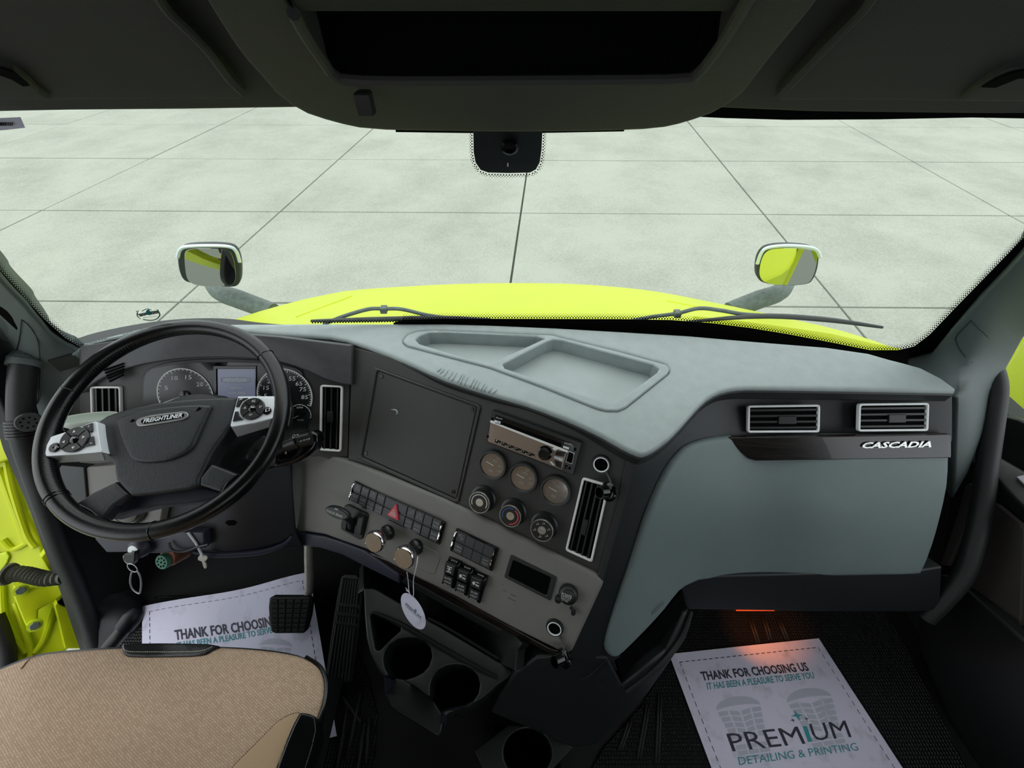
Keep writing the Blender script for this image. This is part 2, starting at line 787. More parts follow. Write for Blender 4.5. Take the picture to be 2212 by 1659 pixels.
def thing(name, label, cat, loc, group=None):
    o = bpy.data.objects.new(name, None)
    o.empty_display_size = .03
    COL.objects.link(o)
    o.location = tuple(float(c) for c in loc)
    o['label'] = label
    o['category'] = cat
    if group:
        o['group'] = group
    return o


def root_loc(p):
    while p.parent:
        p = p.parent
    return np.array(p.location)


def part(name, mb, material, parent=None, label=None, cat=None, group=None, kind=None, recalc=True, weld=False):
    me = bpy.data.meshes.new(name)
    V = np.array(mb.v)
    if parent is None:
        L = np.array([(V[:, 0].min() + V[:, 0].max()) / 2, (V[:, 1].min() + V[:, 1].max()) / 2, V[:, 2].min()])
    else:
        L = root_loc(parent)
    me.from_pydata([tuple(q) for q in (V - L)], [], mb.f)
    me.polygons.foreach_set('use_smooth', mb.sm)
    if recalc or weld:
        bm = bmesh.new()
        bm.from_mesh(me)
        if weld:
            bmesh.ops.remove_doubles(bm, verts=bm.verts, dist=1e-5)
        if recalc:
            bmesh.ops.recalc_face_normals(bm, faces=bm.faces)
        for e_ in bm.edges:
            if len(e_.link_faces) == 2 and e_.calc_face_angle(0) > .7:
                e_.smooth = False
        bm.to_mesh(me)
        bm.free()
    me.materials.append(M[material] if isinstance(material, str) else material)
    o = bpy.data.objects.new(name, me)
    COL.objects.link(o)
    if parent is None:
        o.location = tuple(L)
    else:
        o.parent = parent
    if label:
        o['label'] = label
    if cat:
        o['category'] = cat
    if group:
        o['group'] = group
    if kind:
        o['kind'] = kind
    return o


def structure(name, mb, material, **k):
    return part(name, mb, material, None, kind='structure', **k)


_tc = {}


def text_geo(s, bold=0.0, res=2):
    key = (s, bold, res)
    if key not in _tc:
        cu = bpy.data.curves.new('t', 'FONT')
        cu.body = s
        cu.size = 1
        cu.offset = bold
        cu.resolution_u = res
        cu.fill_mode = 'FRONT'
        ob = bpy.data.objects.new('t', cu)
        me = bpy.data.meshes.new_from_object(ob)
        V = [(v.co.x, v.co.y) for v in me.vertices]
        F = [tuple(p.vertices) for p in me.polygons]
        bpy.data.objects.remove(ob)
        bpy.data.meshes.remove(me)
        _tc[key] = (np.array(V), F)
    return _tc[key]


def text_px(mb, S, bl, br, tl, s, h=.0006, bold=0.0, thick=0, shear=0, res=2):
    """lettering fitted to the parallelogram bl-br-tl (picture pixels) on surface S"""
    V, F = text_geo(s, bold, res)
    if not len(V):
        return mb
    x0, y0 = V.min(0)
    x1, y1 = V.max(0)
    bl, br, tl = map(np.array, (bl, br, tl))
    T = []
    for x, y in V:
        a, b = (x - x0) / (x1 - x0 + 1e-9), (y - y0) / (y1 - y0 + 1e-9)
        p = bl + (br - bl) * (a + shear * b * (y1 - y0) / (x1 - x0)) + (tl - bl) * b
        T.append(p)
    if thick:
        top = [S.at(p[0], p[1], h + thick) for p in T]
        bot = [S.at(p[0], p[1], h) for p in T]
        n = len(T)
        cnt = {}
        for f in F:
            for i in range(len(f)):
                e = (f[i], f[(i + 1) % len(f)])
                cnt[e] = 1
        side = [(a, b, b + n, a + n) for (a, b) in cnt if (b, a) not in cnt]
        mb.add(top + bot, list(F) + side)
    else:
        mb.add([S.at(p[0], p[1], h) for p in T], F)
    return mb


def lettering(parent, S, items, material='print_white', name='lettering', **k):
    mb = MB()
    for it in items:
        text_px(mb, S, *it, **k)
    return part(name, mb, material, parent, recalc=False)


def arc(c, r0, a0, a1, n=24):
    return [(c[0] + r0 * math.cos(a0 + (a1 - a0) * i / n), c[1] + r0 * math.sin(a0 + (a1 - a0) * i / n)) for i in
            range(n + 1)]


def arcband(mb, pl, c, r0, r1, a0, a1, h0, h1, n=24, closed=False):
    for i in range(n):
        t0, t1 = a0 + (a1 - a0) * i / n, a0 + (a1 - a0) * (i + 1) / n
        P = [(c[0] + r * math.cos(t), c[1] + r * math.sin(t)) for r, t in ((r0, t0), (r1, t0), (r1, t1), (r0, t1))]
        mb.prism(pl, P, h0, h1)
    return mb


# measured planes ------------------------------------------------------------------
P0 = CAM + ray(1064, 886) * .742
FA = Plane(P0, [-.31, -.70, .64])            # centre fascia
LP = FA.off(.010)                            # grey lower panel, a little proud
PF = Plane(OZ(2060, 868, .772), [-.06, -.74, .67])   # passenger fascia
CF = Plane(FA.at(758, 830), [.02, -.80, .60])        # instrument panel
DZ = .80                                     # dash top height
FZ = .10                                     # cab floor
WS = Curved()
GZ = -1.2

# ================================================================== THE YARD OUTSIDE
g = MB().box((0, 8, GZ - .16), (90, 90, .2))
yard = structure('ground', g, 'joint')
DR = nrm([1, -.013, 0])[:2]
DC = nrm([.08, 1, 0])[:2]
B0 = OZ(1125, 460, GZ)[:2]
SX, SY = 3.665, 2.32
slabs = {}
for i in range(-5, 6):
    for j in range(-3, 8):
        if abs(i + .5) > 3 and j < -1:
            continue
        p = B0 + DR * SX * i + DC * SY * j
        g_ = .013
        q = [p + DR * g_ + DC * g_, p + DR * (SX - g_) + DC * g_, p + DR * (SX - g_) + DC * (SY - g_), p + DR * g_ + DC * (SY - g_)]
        pl = Plane([0, 0, GZ], [0, 0, 1])
        mb = MB().prism(pl, [tuple(z) for z in q], -.05, random.uniform(-.002, .002), .006)
        part('slab', mb, 'concrete', yard)

# ------------------------------------------------------------------ truck hood and body
hs = Surf([(460, 703, 'z', .50), (1135, 608, 'z', .40), (1135, 690, 'z', .62), (760, 622, 'z', .42), (1480, 640, 'z', .45),
           (1950, 757, 'z', .60), (560, 665, 'z', .46), (1700, 690, 'z', .52)])
hood = thing('truck_hood', 'bright yellow-green truck hood beyond the windshield', 'hood', (0, 1.0, GZ))
ho = chaikin([(462, 704), (530, 678), (640, 647), (700, 634), (760, 623), (900, 614), (1020, 609), (1135, 608), (1250, 610), (1370, 620), (1440, 630),
      (1520, 646), (1590, 660), (1700, 684), (1800, 706), (1880, 730), (1955, 757), (1900, 775), (1700, 762), (1500, 742), (900, 716),
      (460, 716)], 1)
part('hood_panel', MB().patch(hs, ho, thick=.02, rnd=5, step=22, drop=.75), 'neon', hood)
for pts in ([(760, 640), (720, 655), (640, 685)], [(1440, 650), (1530, 668), (1640, 690)]):
    part('crease', MB().tube([hs.at(x, y, .0) for x, y in pts], .003, 8, k=6), 'neon', hood)
cw_ = MB().patch(Curved(o=-.06), [(1500, 706), (1600, 716), (1700, 729), (1800, 744), (1880, 762), (1960, 778), (1900, 800), (1500, 760)], thick=.03, rnd=3)
part('cowl_panel', cw_, 'neon', hood)

# cab outside, seen in the hood mirrors and through the right door window
body = thing('truck_cab_body', 'bright yellow-green outer cab side and door sill of the truck', 'truck body', (0, .2, GZ))
for s in (-1, 1):
    mb = MB()
    pl = Plane([s * 1.22, 0, 0], [s, 0, 0])
    P = [(-1.2, -.9), (-1.2, .62), (.60, .62), (.60, -.9)] if s > 0 else [(-1.4, -.75), (-1.4, -.02), (-.30, -.02), (-.30, -.75)]
    if s > 0:
        P = [(-1.0, -.9), (-1.0, .62), (.60, .62), (.60, -.9)]
        part('outer_door_skin', MB().prism(pl, P, 0, .03, .01), 'neon', body)
    else:
        pl2 = Plane([-1.2, 0, 0], [-1, 0, 0])
        P = [(a, b) for a, b in [(-.62, -.9), (-.62, .02), (-.30, -.02), (1.1, -.10), (1.1, -.9)]]
        part('outer_cab_skin', MB().prism(pl2, P, 0, .03, .01), 'neon', body)
part('fender', MB().patch(Surf([(2165, 820, 'x', 1.35), (2212, 740, 'x', 1.35), (2212, 910, 'x', 1.30)]),
                          [(2130, 700), (2260, 660), (2260, 1000), (2140, 960)], thick=.1, rnd=6), 'neon', body)
part('mirror_bracket', MB().tube([OX(2160, 905, 1.33), OX(2230, 925, 1.33)], .016, 8), 'plastic_black', body)

# hood mirrors ------------------------------------------------------
def hood_mirror(px, py, zz, outl, glass, arm, target, label, cap):
    m = OZ(px, py, zz)
    n = nrm(nrm(CAM - m) + nrm(np.array(target) - m))
    pl = Plane(m, n)
    t = thing('hood_mirror', label, 'mirror', m, 'pair of mirrors standing on the hood')
    o = [pl.ab(*q) for q in chaikin(outl, 2)]
    L = [[pl.w(a, b, 0.0) for a, b in inset(o, .004)], [pl.w(a, b, -.006) for a, b in o], [pl.w(a, b, -.03) for a, b in o],
         [pl.w(a, b, -.07) for a, b in inset(o, .03)], [pl.w(a, b, -.085) for a, b in inset(o, .045)]]
    part('shell', MB().loops(L[::-1], sm=True), 'mirror_shell', t)
    gq = [pl.ab(*q) for q in chaikin(glass, 2)]
    part('mirror_glass', MB().prism(pl, gq, -.002, .002, .0006), 'mirror_glass', t, recalc=True)
    part('rim', MB().tube([pl.w(*pl.ab(*q), .0) for q in cap], .006, 8, k=5), 'mirror_cap', t)
    A = [OZ(x, y, z) for x, y, z in arm]
    part('arm', MB().tube(A, [.030, .036, .038, .036], 12, k=5), 'arm_grey', t)
    return t


hood_mirror(450, 576, .62, [(382, 548), (388, 538), (405, 532), (450, 530), (495, 532), (510, 541), (519, 565), (520, 605), (514, 618), (500, 622), (450, 619),
                            (405, 612), (392, 603), (384, 580)],
            [(398, 545), (408, 537), (450, 535), (490, 538), (502, 548), (509, 575), (510, 605), (502, 616), (470, 619), (425, 617), (405, 606), (400, 580)],
            [(450, 596, .43), (475, 630, .44), (520, 648, .43), (590, 674, .40)], (-1.75, -1.2, -.35), 'mirror on the left side of the hood, behind the steering wheel',
            [(384, 556), (389, 540), (404, 533), (450, 531), (494, 533), (510, 543), (518, 566)])
hood_mirror(1703, 575, .62, [(1634, 600), (1636, 565), (1645, 545), (1660, 534), (1700, 530), (1745, 533), (1765, 540), (1771, 552), (1768, 580), (1760, 602), (1748, 616),
                             (1700, 619), (1650, 614)],
            [(1639, 598), (1642, 568), (1650, 547), (1664, 537), (1700, 535), (1745, 537), (1762, 543), (1766, 555), (1762, 580), (1754, 602), (1744, 613),
             (1700, 616), (1655, 613)],
            [(1705, 596, .43), (1685, 630, .44), (1640, 647, .43), (1575, 672, .40)], (2.0, -1.6, -.25), 'mirror on the right side of the hood',
            [(1636, 570), (1645, 546), (1660, 535), (1700, 531), (1745, 534), (1764, 541), (1771, 556)])

# ================================================================== CAB SHELL
structure('floor', MB().box((0, -.22, FZ - .02), (2.24, 1.70, .04)), 'carpet')
structure('wall_front', MB().box((0, .62, .40), (2.2, .04, .62)), 'navy_dark')
roof = MB().box((0, -.42, 1.60), (2.3, 1.4, .04))
structure('ceiling', roof, 'headliner_dark')
rw = MB().box((0, -1.1, .64), (2.24, .04, 1.12))
rw.box((-1.0, -1.1, 1.25), (.24, .04, .70))
rw.box((1.0, -1.1, 1.25), (.24, .04, .70))
structure('wall_rear', rw, 'headliner_dark')
wr = MB().box((1.15, -.75, .85), (.05, .70, 1.5))
wr.box((1.15, .10, .36), (.05, 1.1, .60))
wr.box((1.15, .05, 1.50), (.05, .95, .2))
structure('wall_right', wr, 'headliner_dark')
wl = MB().box((-1.16, -.95, .85), (.05, .3, 1.5))
wl.box((-1.16, -.2, 1.5), (.05, 1.5, .2))
wl.prism(Plane([-1.125, 0, 0], [1, 0, 0]), [(.20, .08), (.66, .08), (.66, .72), (.57, .78), (.45, .53)], -.02, 0)
structure('wall_left', wl, 'headliner_dark')

# windshield glass
gl = MB()
nx, nz = 28, 10
V = []
for j in range(nz + 1):
    z = .74 + (1.30 - .74) * j / nz
    hw = 1.04 - .30 * max(0, (z - .78)) * 0
    for i in range(nx + 1):
        x = -1.04 + 2.08 * i / nx
        V.append((x, WS.yz(x, z) + .004, z))
F = [(j * (nx + 1) + i, j * (nx + 1) + i + 1, (j + 1) * (nx + 1) + i + 1, (j + 1) * (nx + 1) + i) for j in range(nz) for i in
     range(nx)]
gl.add(V, F, True)
win = structure('window_1', gl, 'glass', recalc=False)
# printed black border and its dots
WSi = Curved(o=.003)
frit_r = [(850, 698), (872, 691), (960, 689), (1340, 690), (1450, 692), (1540, 699), (1620, 709), (1700, 722), (1800, 741),
          (1880, 757), (1940, 757), (1975, 749), (2008, 724), (2060, 670), (2130, 598), (2212, 514), (2260, 466)]
mb = MB().patch(WSi, frit_r + [(2300, 520), (2212, 600), (2060, 760), (2000, 800), (1880, 800), (1400, 745), (900, 725), (850, 725)], thick=.001, step=40)
frit_l = [(-60, 512), (0, 584), (50, 640), (95, 690), (140, 730), (175, 752)]
mb.patch(WSi, frit_l + [(190, 790), (120, 790), (0, 680), (-60, 620)], thick=.001, step=40)
part('printed_border', mb, 'void', win)
dots = MB()


def dotrow(path, sgn, pitch=6.0, rows=((3.2, 1.9), (6.4, 1.45), (9.4, 1.0), (12.2, .7)), S=WSi):
    p = np.array(path, float)
    seg = np.linalg.norm(np.diff(p, axis=0), axis=1)
    L = np.r_[0, np.cumsum(seg)]
    for k, (o, r) in enumerate(rows):
        for d in np.arange(pitch * (.5 if k % 2 else 0), L[-1], pitch):
            i = min(np.searchsorted(L, d, side='right') - 1, len(seg) - 1)
            t = (p[i + 1] - p[i]) / seg[i]
            c = p[i] + t * (d - L[i]) + np.array([t[1], -t[0]]) * sgn * o
            dots.add([S.at(c[0] + r * math.cos(a), c[1] + r * math.sin(a)) for a in [math.pi / 3 * q for q in range(6)]],
                     [(0, 1, 2, 3, 4, 5)])


dotrow([(672, 694), (872, 691)], 1, 6.0, ((0, 1.6), (-3, 2.0)))
dotrow(frit_r[1:], 1)
dotrow(frit_l, 1)
sens = [(1022, 280), (1023, 330), (1027, 352), (1038, 368), (1055, 374), (1100, 375), (1145, 374), (1158, 367), (1166, 352), (1170, 325), (1172, 280)]
dotrow(sens, -1, 6.2, ((3.0, 1.8), (6, 1.3), (8.6, .8)))
part('border_dots', dots, 'void', win, kind='stuff', recalc=False)
sb = thing('camera_cover', 'black camera cover at the top centre of the windshield', 'sensor', WS.at(1097, 330))
WSs = Curved(o=.006)
part('cover', MB().patch(WSs, sens, thick=.003, rnd=2, step=20), 'side_dark', sb)
part('lens', MB().lathe(Plane(WSs.at(1101, 311, .002), WSs.nor(0, 0)), 0, 0, [(.0, .0), (.009, .0), (.010, .003), (.007, .004), (.006, .001), (0, .001)], 20), 'black_gloss', sb)
part('marker', MB().pprism(Plane(WSs.at(1097, 356), WSs.nor(0, 0)), [(1095.7, 352), (1098.3, 352), (1098.3, 359), (1095.7, 359)], 0, .0006), 'print_white', sb)

# decal on the glass
dc = thing('windshield_decal', 'small dark green service decal low on the windshield, left', 'sticker', WS.at(320, 680))
mb = MB()
WD = Curved(o=.002)
for pts, r in (([(307, 672), (318, 667), (327, 670)], .0007), ([(296, 676), (297, 683), (303, 688)], .0008), ([(309, 690), (325, 692), (338, 689), (345, 681), (343, 674), (340, 669)], .0011),
               ([(294, 671), (297, 674), (299, 671)], .0006), ([(297, 674), (297, 680)], .0006)):
    mb.tube([WD.at(x, y) for x, y in pts], r, 6, k=4)
mb.patch(WD, [(297, 679), (315, 675), (316, 681), (303, 684)], thick=.0004)
mb.patch(WD, [(325, 673), (342, 671), (343, 677), (325, 680)], thick=.0004)
part('emblem', mb, 'decal_green', dc)
part('emblem_centre', MB().patch(WD, [(314, 680), (316, 671), (321, 668), (326, 675), (325, 681)], thick=.0004), 'teal_ink', dc)
lettering(dc, WD, [((298, 683.2), (314, 680.6), (298, 678.7), 'YT'), ((327, 679), (342, 676.3), (327, 673.8), 'Tec')], 'print_white', h=.001)
lettering(dc, WD, [((309, 687), (338, 684), (309, 683.8), 'SPRAJA SANNA.J')], 'decal_green', h=.001)

# wipers --------------------------------------------------------------
WO = Curved(o=-.035)


def wiper(armp, blade, clip, label):
    t = thing('wiper', label, 'wiper', WO.at(*armp[0]), 'windshield wipers resting at the cowl')
    part('arm', MB().tube([WO.at(x, y) for x, y in armp], .0045, 8, k=5), 'arm_grey', t)
    part('blade', MB().tube([Curved(o=-.02).at(x, y) for x, y in blade], [.003, .006, .006, .003], 8, k=6), 'wire_dark', t)
    c = WO.at(*clip)
    part('clip', MB().box(c, (.014, .016, .014), 0, .002), 'arm_grey', t)


wiper([(700, 700), (740, 684), (795, 668), (829, 667), (868, 668), (920, 680), (960, 686)], [(672, 693), (800, 690), (950, 687), (1060, 690)], (829, 668), 'left wiper, lying behind the dashboard top')
wiper([(1360, 694), (1410, 684), (1463, 677), (1510, 666), (1560, 671), (1600, 678), (1640, 681)], [(1480, 696), (1640, 683), (1780, 690), (1906, 707)], (1463, 677), 'right wiper, its blade reaching out to the right')

# ------------------------------------------------------------------ pillars and header
WSt = Curved(o=.014)
pl_ = Surf([(0, 604, WSt, 0), (60, 668, WSt, 0), (110, 722, WSt, 0), (155, 752, WSt, 0), (175, 880, 'x', -.965), (60, 850, 'x', -1.03), (0, 712, 'x', -.98)])
structure('trim_1', MB().patch(pl_, [(-60, 540), (0, 604), (60, 668), (110, 722), (155, 752), (170, 775), (177, 880), (165, 975), (130, 1010), (100, 960), (70, 860),
                                    (50, 790), (28, 757), (0, 712), (-60, 650)], thick=.03, rnd=6), 'pillar')
jb = Surf([(0, 712, 'x', -1.0), (60, 850, 'x', -1.06), (61, 1040, 'x', -1.10), (192, 1400, 'x', -1.14), (130, 1080, 'x', -1.09), (0, 862, 'x', -1.05)])
structure('trim_2', MB().patch(jb, [(-60, 590), (8, 690), (42, 750), (75, 850), (112, 960), (145, 1080), (190, 1250), (240, 1430), (205, 1440), (192, 1400), (152, 1280),
                                   (110, 1172), (61, 1040), (38, 975), (25, 920), (0, 862), (-60, 760)], thick=.03, rnd=5), 'pillar_dark')
cov = MB()
for pts in ([(47, 690), (62, 702), (82, 735), (87, 790), (84, 850), (80, 872)], [(47, 690), (43, 730), (34, 765), (30, 776), (34, 786)]):
    cov.tube([pl_.at(x, y, .001) for x, y in pts], .0007, 6, k=5)
o_ = [x for x in SC.objects if x.name.startswith('trim_1')][0]
part('cover_seam', cov, 'plastic_black', o_)
prs = Surf([(2212, 548, WSt, 0), (2110, 655, WSt, 0), (2050, 715, WSt, 0), (2000, 768, WSt, 0), (2065, 845, 'x', .88), (2150, 860, 'x', 1.01), (2212, 735, 'x', .98), (2070, 1050, 'x', .98)])
tr3 = structure('trim_3', MB().patch(prs, [(2290, 466), (2212, 548), (2110, 655), (2050, 715), (2008, 764), (1960, 777), (1955, 805), (2000, 845), (2066, 862),
                                    (2062, 1000), (2060, 1080), (2095, 1020), (2140, 900), (2163, 822), (2212, 732), (2290, 640)], thick=.03, rnd=6), 'pillar')
cov = MB()
for pts in ([(2098, 692), (2085, 705), (2067, 725), (2066, 738), (2080, 765), (2100, 783)], [(2098, 692), (2112, 705), (2135, 728)]):
    cov.tube([prs.at(x, y, .001) for x, y in pts], .0007, 6, k=5)
part('cover_seam', cov, 'plastic_black', tr3)
# dark kick area at the driver's left foot
kk = Surf([(60, 1040, 'x', -1.09), (192, 1400, 'x', -1.13), (310, 1300, 'z', .11), (330, 1200, 'y', .52), (170, 900, 'x', -1.0)])
structure('trim_4', MB().patch(kk, [(165, 860), (80, 950), (110, 1080), (170, 1270), (215, 1430), (300, 1440), (308, 1308), (400, 1250), (340, 1205), (235, 1192), (205, 1150),
                                   (200, 1000), (180, 900)], thick=.02, rnd=4), 'navy_dark')

# header above the windshield
YH = lambda py: .46 - (245 - py) / 245 * .10
hd = Surf([(0, 243, WS, 0), (1106, 243, WS, 0), (2212, 250, WS, 0), (0, 0, 'y', .36), (1106, 0, 'y', .36), (2212, 0, 'y', .36)])
structure('trim_5', MB().patch(hd, [(-800, -110), (-800, 252), (-260, 247), (0, 246), (150, 243), (400, 241), (650, 237), (1106, 236), (1560, 238), (1750, 246), (2000, 249), (2212, 251), (2480, 254), (3010, 258),
                                   (3010, -110)], thick=.03, rnd=10, step=60), 'headliner')
structure('trim_6', MB().patch(Curved(o=.001), [(1440, 200), (1500, 252), (1560, 255), (1700, 259), (1900, 258), (2100, 254), (2212, 256), (2300, 258), (2300, 200)], thick=.006, step=60), 'void')
for s_, nm in ((-1, 'trim_9'), (1, 'trim_10')):
    structure(nm, MB().tube([(s_ * 1.0, .60, .90), (s_ * .985, .53, 1.08), (s_ * .97, .42, 1.36)], [.045, .042, .05], 14, k=4), 'pillar_dark')
# roof lining from header to roof
mb = MB()
P = [OY(-260, -105, hd.at(-260, -105)[1]), OY(2480, -105, hd.at(2480, -105)[1])]
mb.loops([[(-1.2, .40, 1.33), (1.2, .40, 1.33), (1.2, .22, 1.58), (-1.2, .22, 1.58)], [(-1.2, .44, 1.36), (1.2, .44, 1.36), (1.2, .25, 1.62), (-1.2, .25, 1.62)]])
structure('trim_7', mb, 'headliner_dark')


def visor(outl, seam, pocket, slot, label):
    S = Surf([(c[0], c[1], 'd', hd.depth(c[0], c[1]) - .012) for c in ((0, 215), (1106, 215), (2212, 215), (0, 0), (1106, 0), (2212, 0))])
    S2 = Surf([(c[0], c[1], 'd', hd.depth(c[0], c[1]) - .020) for c in ((0, 215), (1106, 215), (2212, 215), (0, 0), (1106, 0), (2212, 0))])
    a = np.mean(np.array(outl), 0)
    t = thing('sun_visor', label, 'visor', S.at(a[0], 160), 'sun visors folded up against the header')
    part('visor_panel', MB().patch(S, outl, thick=.012, rnd=5, step=40), 'headliner', t)
    part('edge_trim', MB().tube([S.at(x, y, .002) for x, y in seam], .0035, 8, k=5), 'headliner', t)
    part('pull_pocket', MB().patch(S2, pocket, thick=.008, rnd=4), 'headliner', t)
    part('slot', MB().patch(Off(S2, .003), slot, thick=.001, step=8), 'void', t)


visor([(-200, -110), (290, -110), (345, 0), (430, 90), (480, 145), (519, 195), (526, 205), (518, 216), (440, 215), (110, 217), (-200, 219)],
      [(300, -100), (350, 0), (400, 52), (450, 105), (490, 160), (522, 192)],
      [(-200, 217), (112, 217), (85, 200), (62, 178), (30, 155), (0, 146), (-200, 146)],
      [(-200, 147), (0, 147), (32, 157), (64, 186), (50, 187), (25, 172), (-10, 160), (-200, 160)], 'sun visor above the left half of the windshield')
visor([(2480, -110), (1950, -110), (1876, 0), (1800, 82), (1740, 146), (1690, 196), (1676, 208), (1686, 218), (1800, 217), (2212, 222), (2480, 224)],
      [(1930, -100), (1876, 0), (1800, 80), (1740, 143), (1686, 200)],
      [(2480, 222), (2072, 219), (2110, 190), (2145, 168), (2180, 152), (2212, 148), (2480, 148)],
      [(2480, 152), (2212, 152), (2185, 158), (2150, 172), (2120, 189), (2150, 190), (2200, 170), (2480, 165)], 'sun visor above the right half of the windshield')

# overhead console
oc = thing('overhead_console', 'dark overhead storage console above the windshield centre', 'console', (0, .38, 1.24))
S0 = Surf([(650, 237, 'y', .425), (1106, 282, 'y', .42), (1560, 237, 'y', .425), (600, 0, 'y', .31), (1106, 0, 'y', .31), (1650, 0, 'y', .31), (1106, 175, 'y', .375)])
co = chaikin([(380, -110), (445, 0), (485, 65), (525, 125), (580, 185), (645, 237), (720, 262), (795, 278), (950, 281), (1100, 283), (1300, 281), (1420, 276),
              (1480, 263), (1556, 236), (1620, 186), (1670, 120), (1770, 0), (1840, -110)], 1)
co = [(x, y + (7 if y > 190 else 0)) for x, y in co]
ci = chaikin([(560, -80), (625, 0), (655, 60), (700, 125), (715, 150), (745, 165), (900, 168), (1300, 165), (1480, 163), (1510, 150), (1560, 85), (1610, 0), (1650, -80)], 1)
part('console_shell', MB().patch(S0, co, thick=.035, rnd=9, step=34, holes=[ci]), 'headliner', oc)
mb = MB()
n = len(ci)
A = [S0.at(x, y, .001) for x, y in ci]
Bk = [S0.at(x, y, -.16) for x, y in inset(ci, 10)]
Bk = [q + np.array([0, -.02, .15]) for q in [S0.at(x, y, 0) for x, y in inset(ci, 14)]]
mb.loops([A, Bk], cap0=False)
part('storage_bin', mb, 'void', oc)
part('bin_lip', MB().tube([S0.at(x, y, .003) for x, y in ci[2:-2]], .004, 8), 'headliner', oc)
part('bin_shelf', MB().patch(S0, [(600, -80), (640, 10), (655, 24), (1575, 24), (1590, 10), (1640, -80)], thick=.02), 'headliner_dark', oc)
part('mirror_hook', MB().box(S0.at(788, 192, .01), (.012, .012, .016), 0, .002), 'plastic_satin', oc)
part('hook_tip', MB().box(S0.at(788, 203, .014), (.010, .010, .003), 0, .001), 'arm_grey', oc)
part('lower_seal', MB().tube([WSi.at(855, 282.5), WSi.at(1100, 285), WSi.at(1348, 281)], .0012, 8, k=6), 'void', oc)

bc = thing('barcode_label', 'white barcode label hanging at the top left of the windshield', 'label', WS.at(20, 268))
bl = Curved(o=.02)
part('label_card', MB().patch(bl, [(-40, 258), (44, 254), (54, 276), (10, 281), (-40, 285)], thick=.0005), 'paper', bc)
mb = MB()
x = -30
while x < 27:
    wd = random.choice([1.0, 1.6, 2.2])
    mb.patch(bl.__class__(o=.0215), [(x, 265), (x + wd, 265), (x + wd + .5, 272), (x + .5, 272)], thick=.0003)
    x += wd + random.choice([1.0, 1.6])
part('barcode', mb, 'void', bc)

# ================================================================== DASHBOARD
def crop(ox, oy, k):
    return lambda x, y: (ox + x / k, oy + y / k)


cA, cB, cC, cD = crop(0, 650, 3.016), crop(600, 700, 2.765), crop(700, 1000, 3.456), crop(0, 1100, 2.911)
cE, cF = crop(1280, 700, 2.370), crop(1200, 1200, 2.186)
d1, d2, d3, d4 = crop(0, 740, 6.9125), crop(300, 740, 5.53), crop(0, 1040, 3.95), crop(240, 1150, 4.809)
d5, d8 = crop(680, 1180, 3.352), crop(1900, 680, 2.304)
e1, e2, e3, e4, e8 = crop(1030, 860, 7.373), crop(980, 960, 6.146), crop(740, 1020, 9.217), crop(940, 1120, 6.9125), crop(1180, 1200, 5.927)


def C_(c, pts):
    return [c(*p) for p in pts]


def raised(mb, pl, ppx, h0, h1, bev=0.0, rnd=0, seg=4):
    """block whose TOP face fills the pixel polygon; sides go down to the plane"""
    q = pl.off(h1)
    poly = [q.ab(*p) for p in ppx]
    if rnd:
        poly = rpoly(poly, rnd, seg)
    return mb.prism(q, poly, h0 - h1, 0, bev)


def disc(mb, pl, c, prof, seg=28, h=0.0, **k):
    """turned shape centred on the pixel c measured at height h above the plane"""
    q = pl.off(h)
    a, b = q.ab(*c)
    return mb.lathe(pl, a, b, prof, seg, **k)


def quadmap(TL, TR, BR, BL):
    TL, TR, BR, BL = map(np.array, (TL, TR, BR, BL))
    return lambda s, t: tuple((TL * (1 - s) + TR * s) * (1 - t) + (BL * (1 - s) + BR * s) * t)


LIP = [(150, 762), (158, 750), (199, 736), (265, 722), (330, 712), (400, 707), (470, 708), (530, 716), (600, 722), (680, 726), (745, 734), (835, 765), (900, 792), (962, 819),
       (1070, 854), (1140, 874), (1215, 902), (1262, 922), (1305, 943), (1345, 966), (1378, 981), (1392, 982), (1412, 973), (1442, 952), (1472, 922), (1500, 890), (1528, 862),
       (1558, 846), (1595, 839), (1650, 838), (1850, 841), (2066, 845)]
dash = thing('dashboard', 'wrap-around truck dashboard with dark centre fascia and grey panels', 'dashboard', (0, .45, .4))
PZ = Plane([0, 0, DZ], [0, 0, 1])
back = [(2066, 838), (2035, 815), (1990, 792), (1950, 781), (1922, 774), (1877, 761), (1787, 748), (1638, 736), (1489, 723), (1340, 714), (1200, 706), (1060, 700), (960, 697), (672, 697), (500, 698), (400, 700), (300, 708), (180, 738)]
trim_out = C_(cB, [(748, 95), (775, 62), (830, 42), (930, 34), (1640, 64), (1700, 80)]) + [(1330, 757), (1440, 787), (1447, 797), (1443, 806), (1350, 880), (1335, 886), (1310, 886), (1290, 881), (1180, 837),
           (1060, 793), (880, 746), (872, 739)]
part('top_pad', MB().patch(PZ, [tuple(p) for p in cr(LIP, 2)] + back, thick=.02, rnd=7, step=24, holes=[trim_out]), 'pad', dash)
# dark rolled lip under the pad edge
mb = MB()
L = [[] for _ in range(5)]
lp = cr(LIP, 3)
W = [OZ(x, y, DZ) for x, y in lp]
secs = []
for i, p in enumerate(W):
    t = nrm(W[min(i + 1, len(W) - 1)] - W[max(i - 1, 0)])
    n = nrm(np.cross(t, [0, 0, 1]))       # towards the seats
    z = np.array([0, 0, 1.0])
    secs.append([p - z * .006 - n * .001, p - z * .011 + n * .002, p - z * .028 + n * .0015, p - z * .036 - n * .003, p - z * .036 - n * .04, p - z * .006 - n * .04])
mb.loops(secs, sm=False)
part('pad_lip', mb, 'lip', dash)
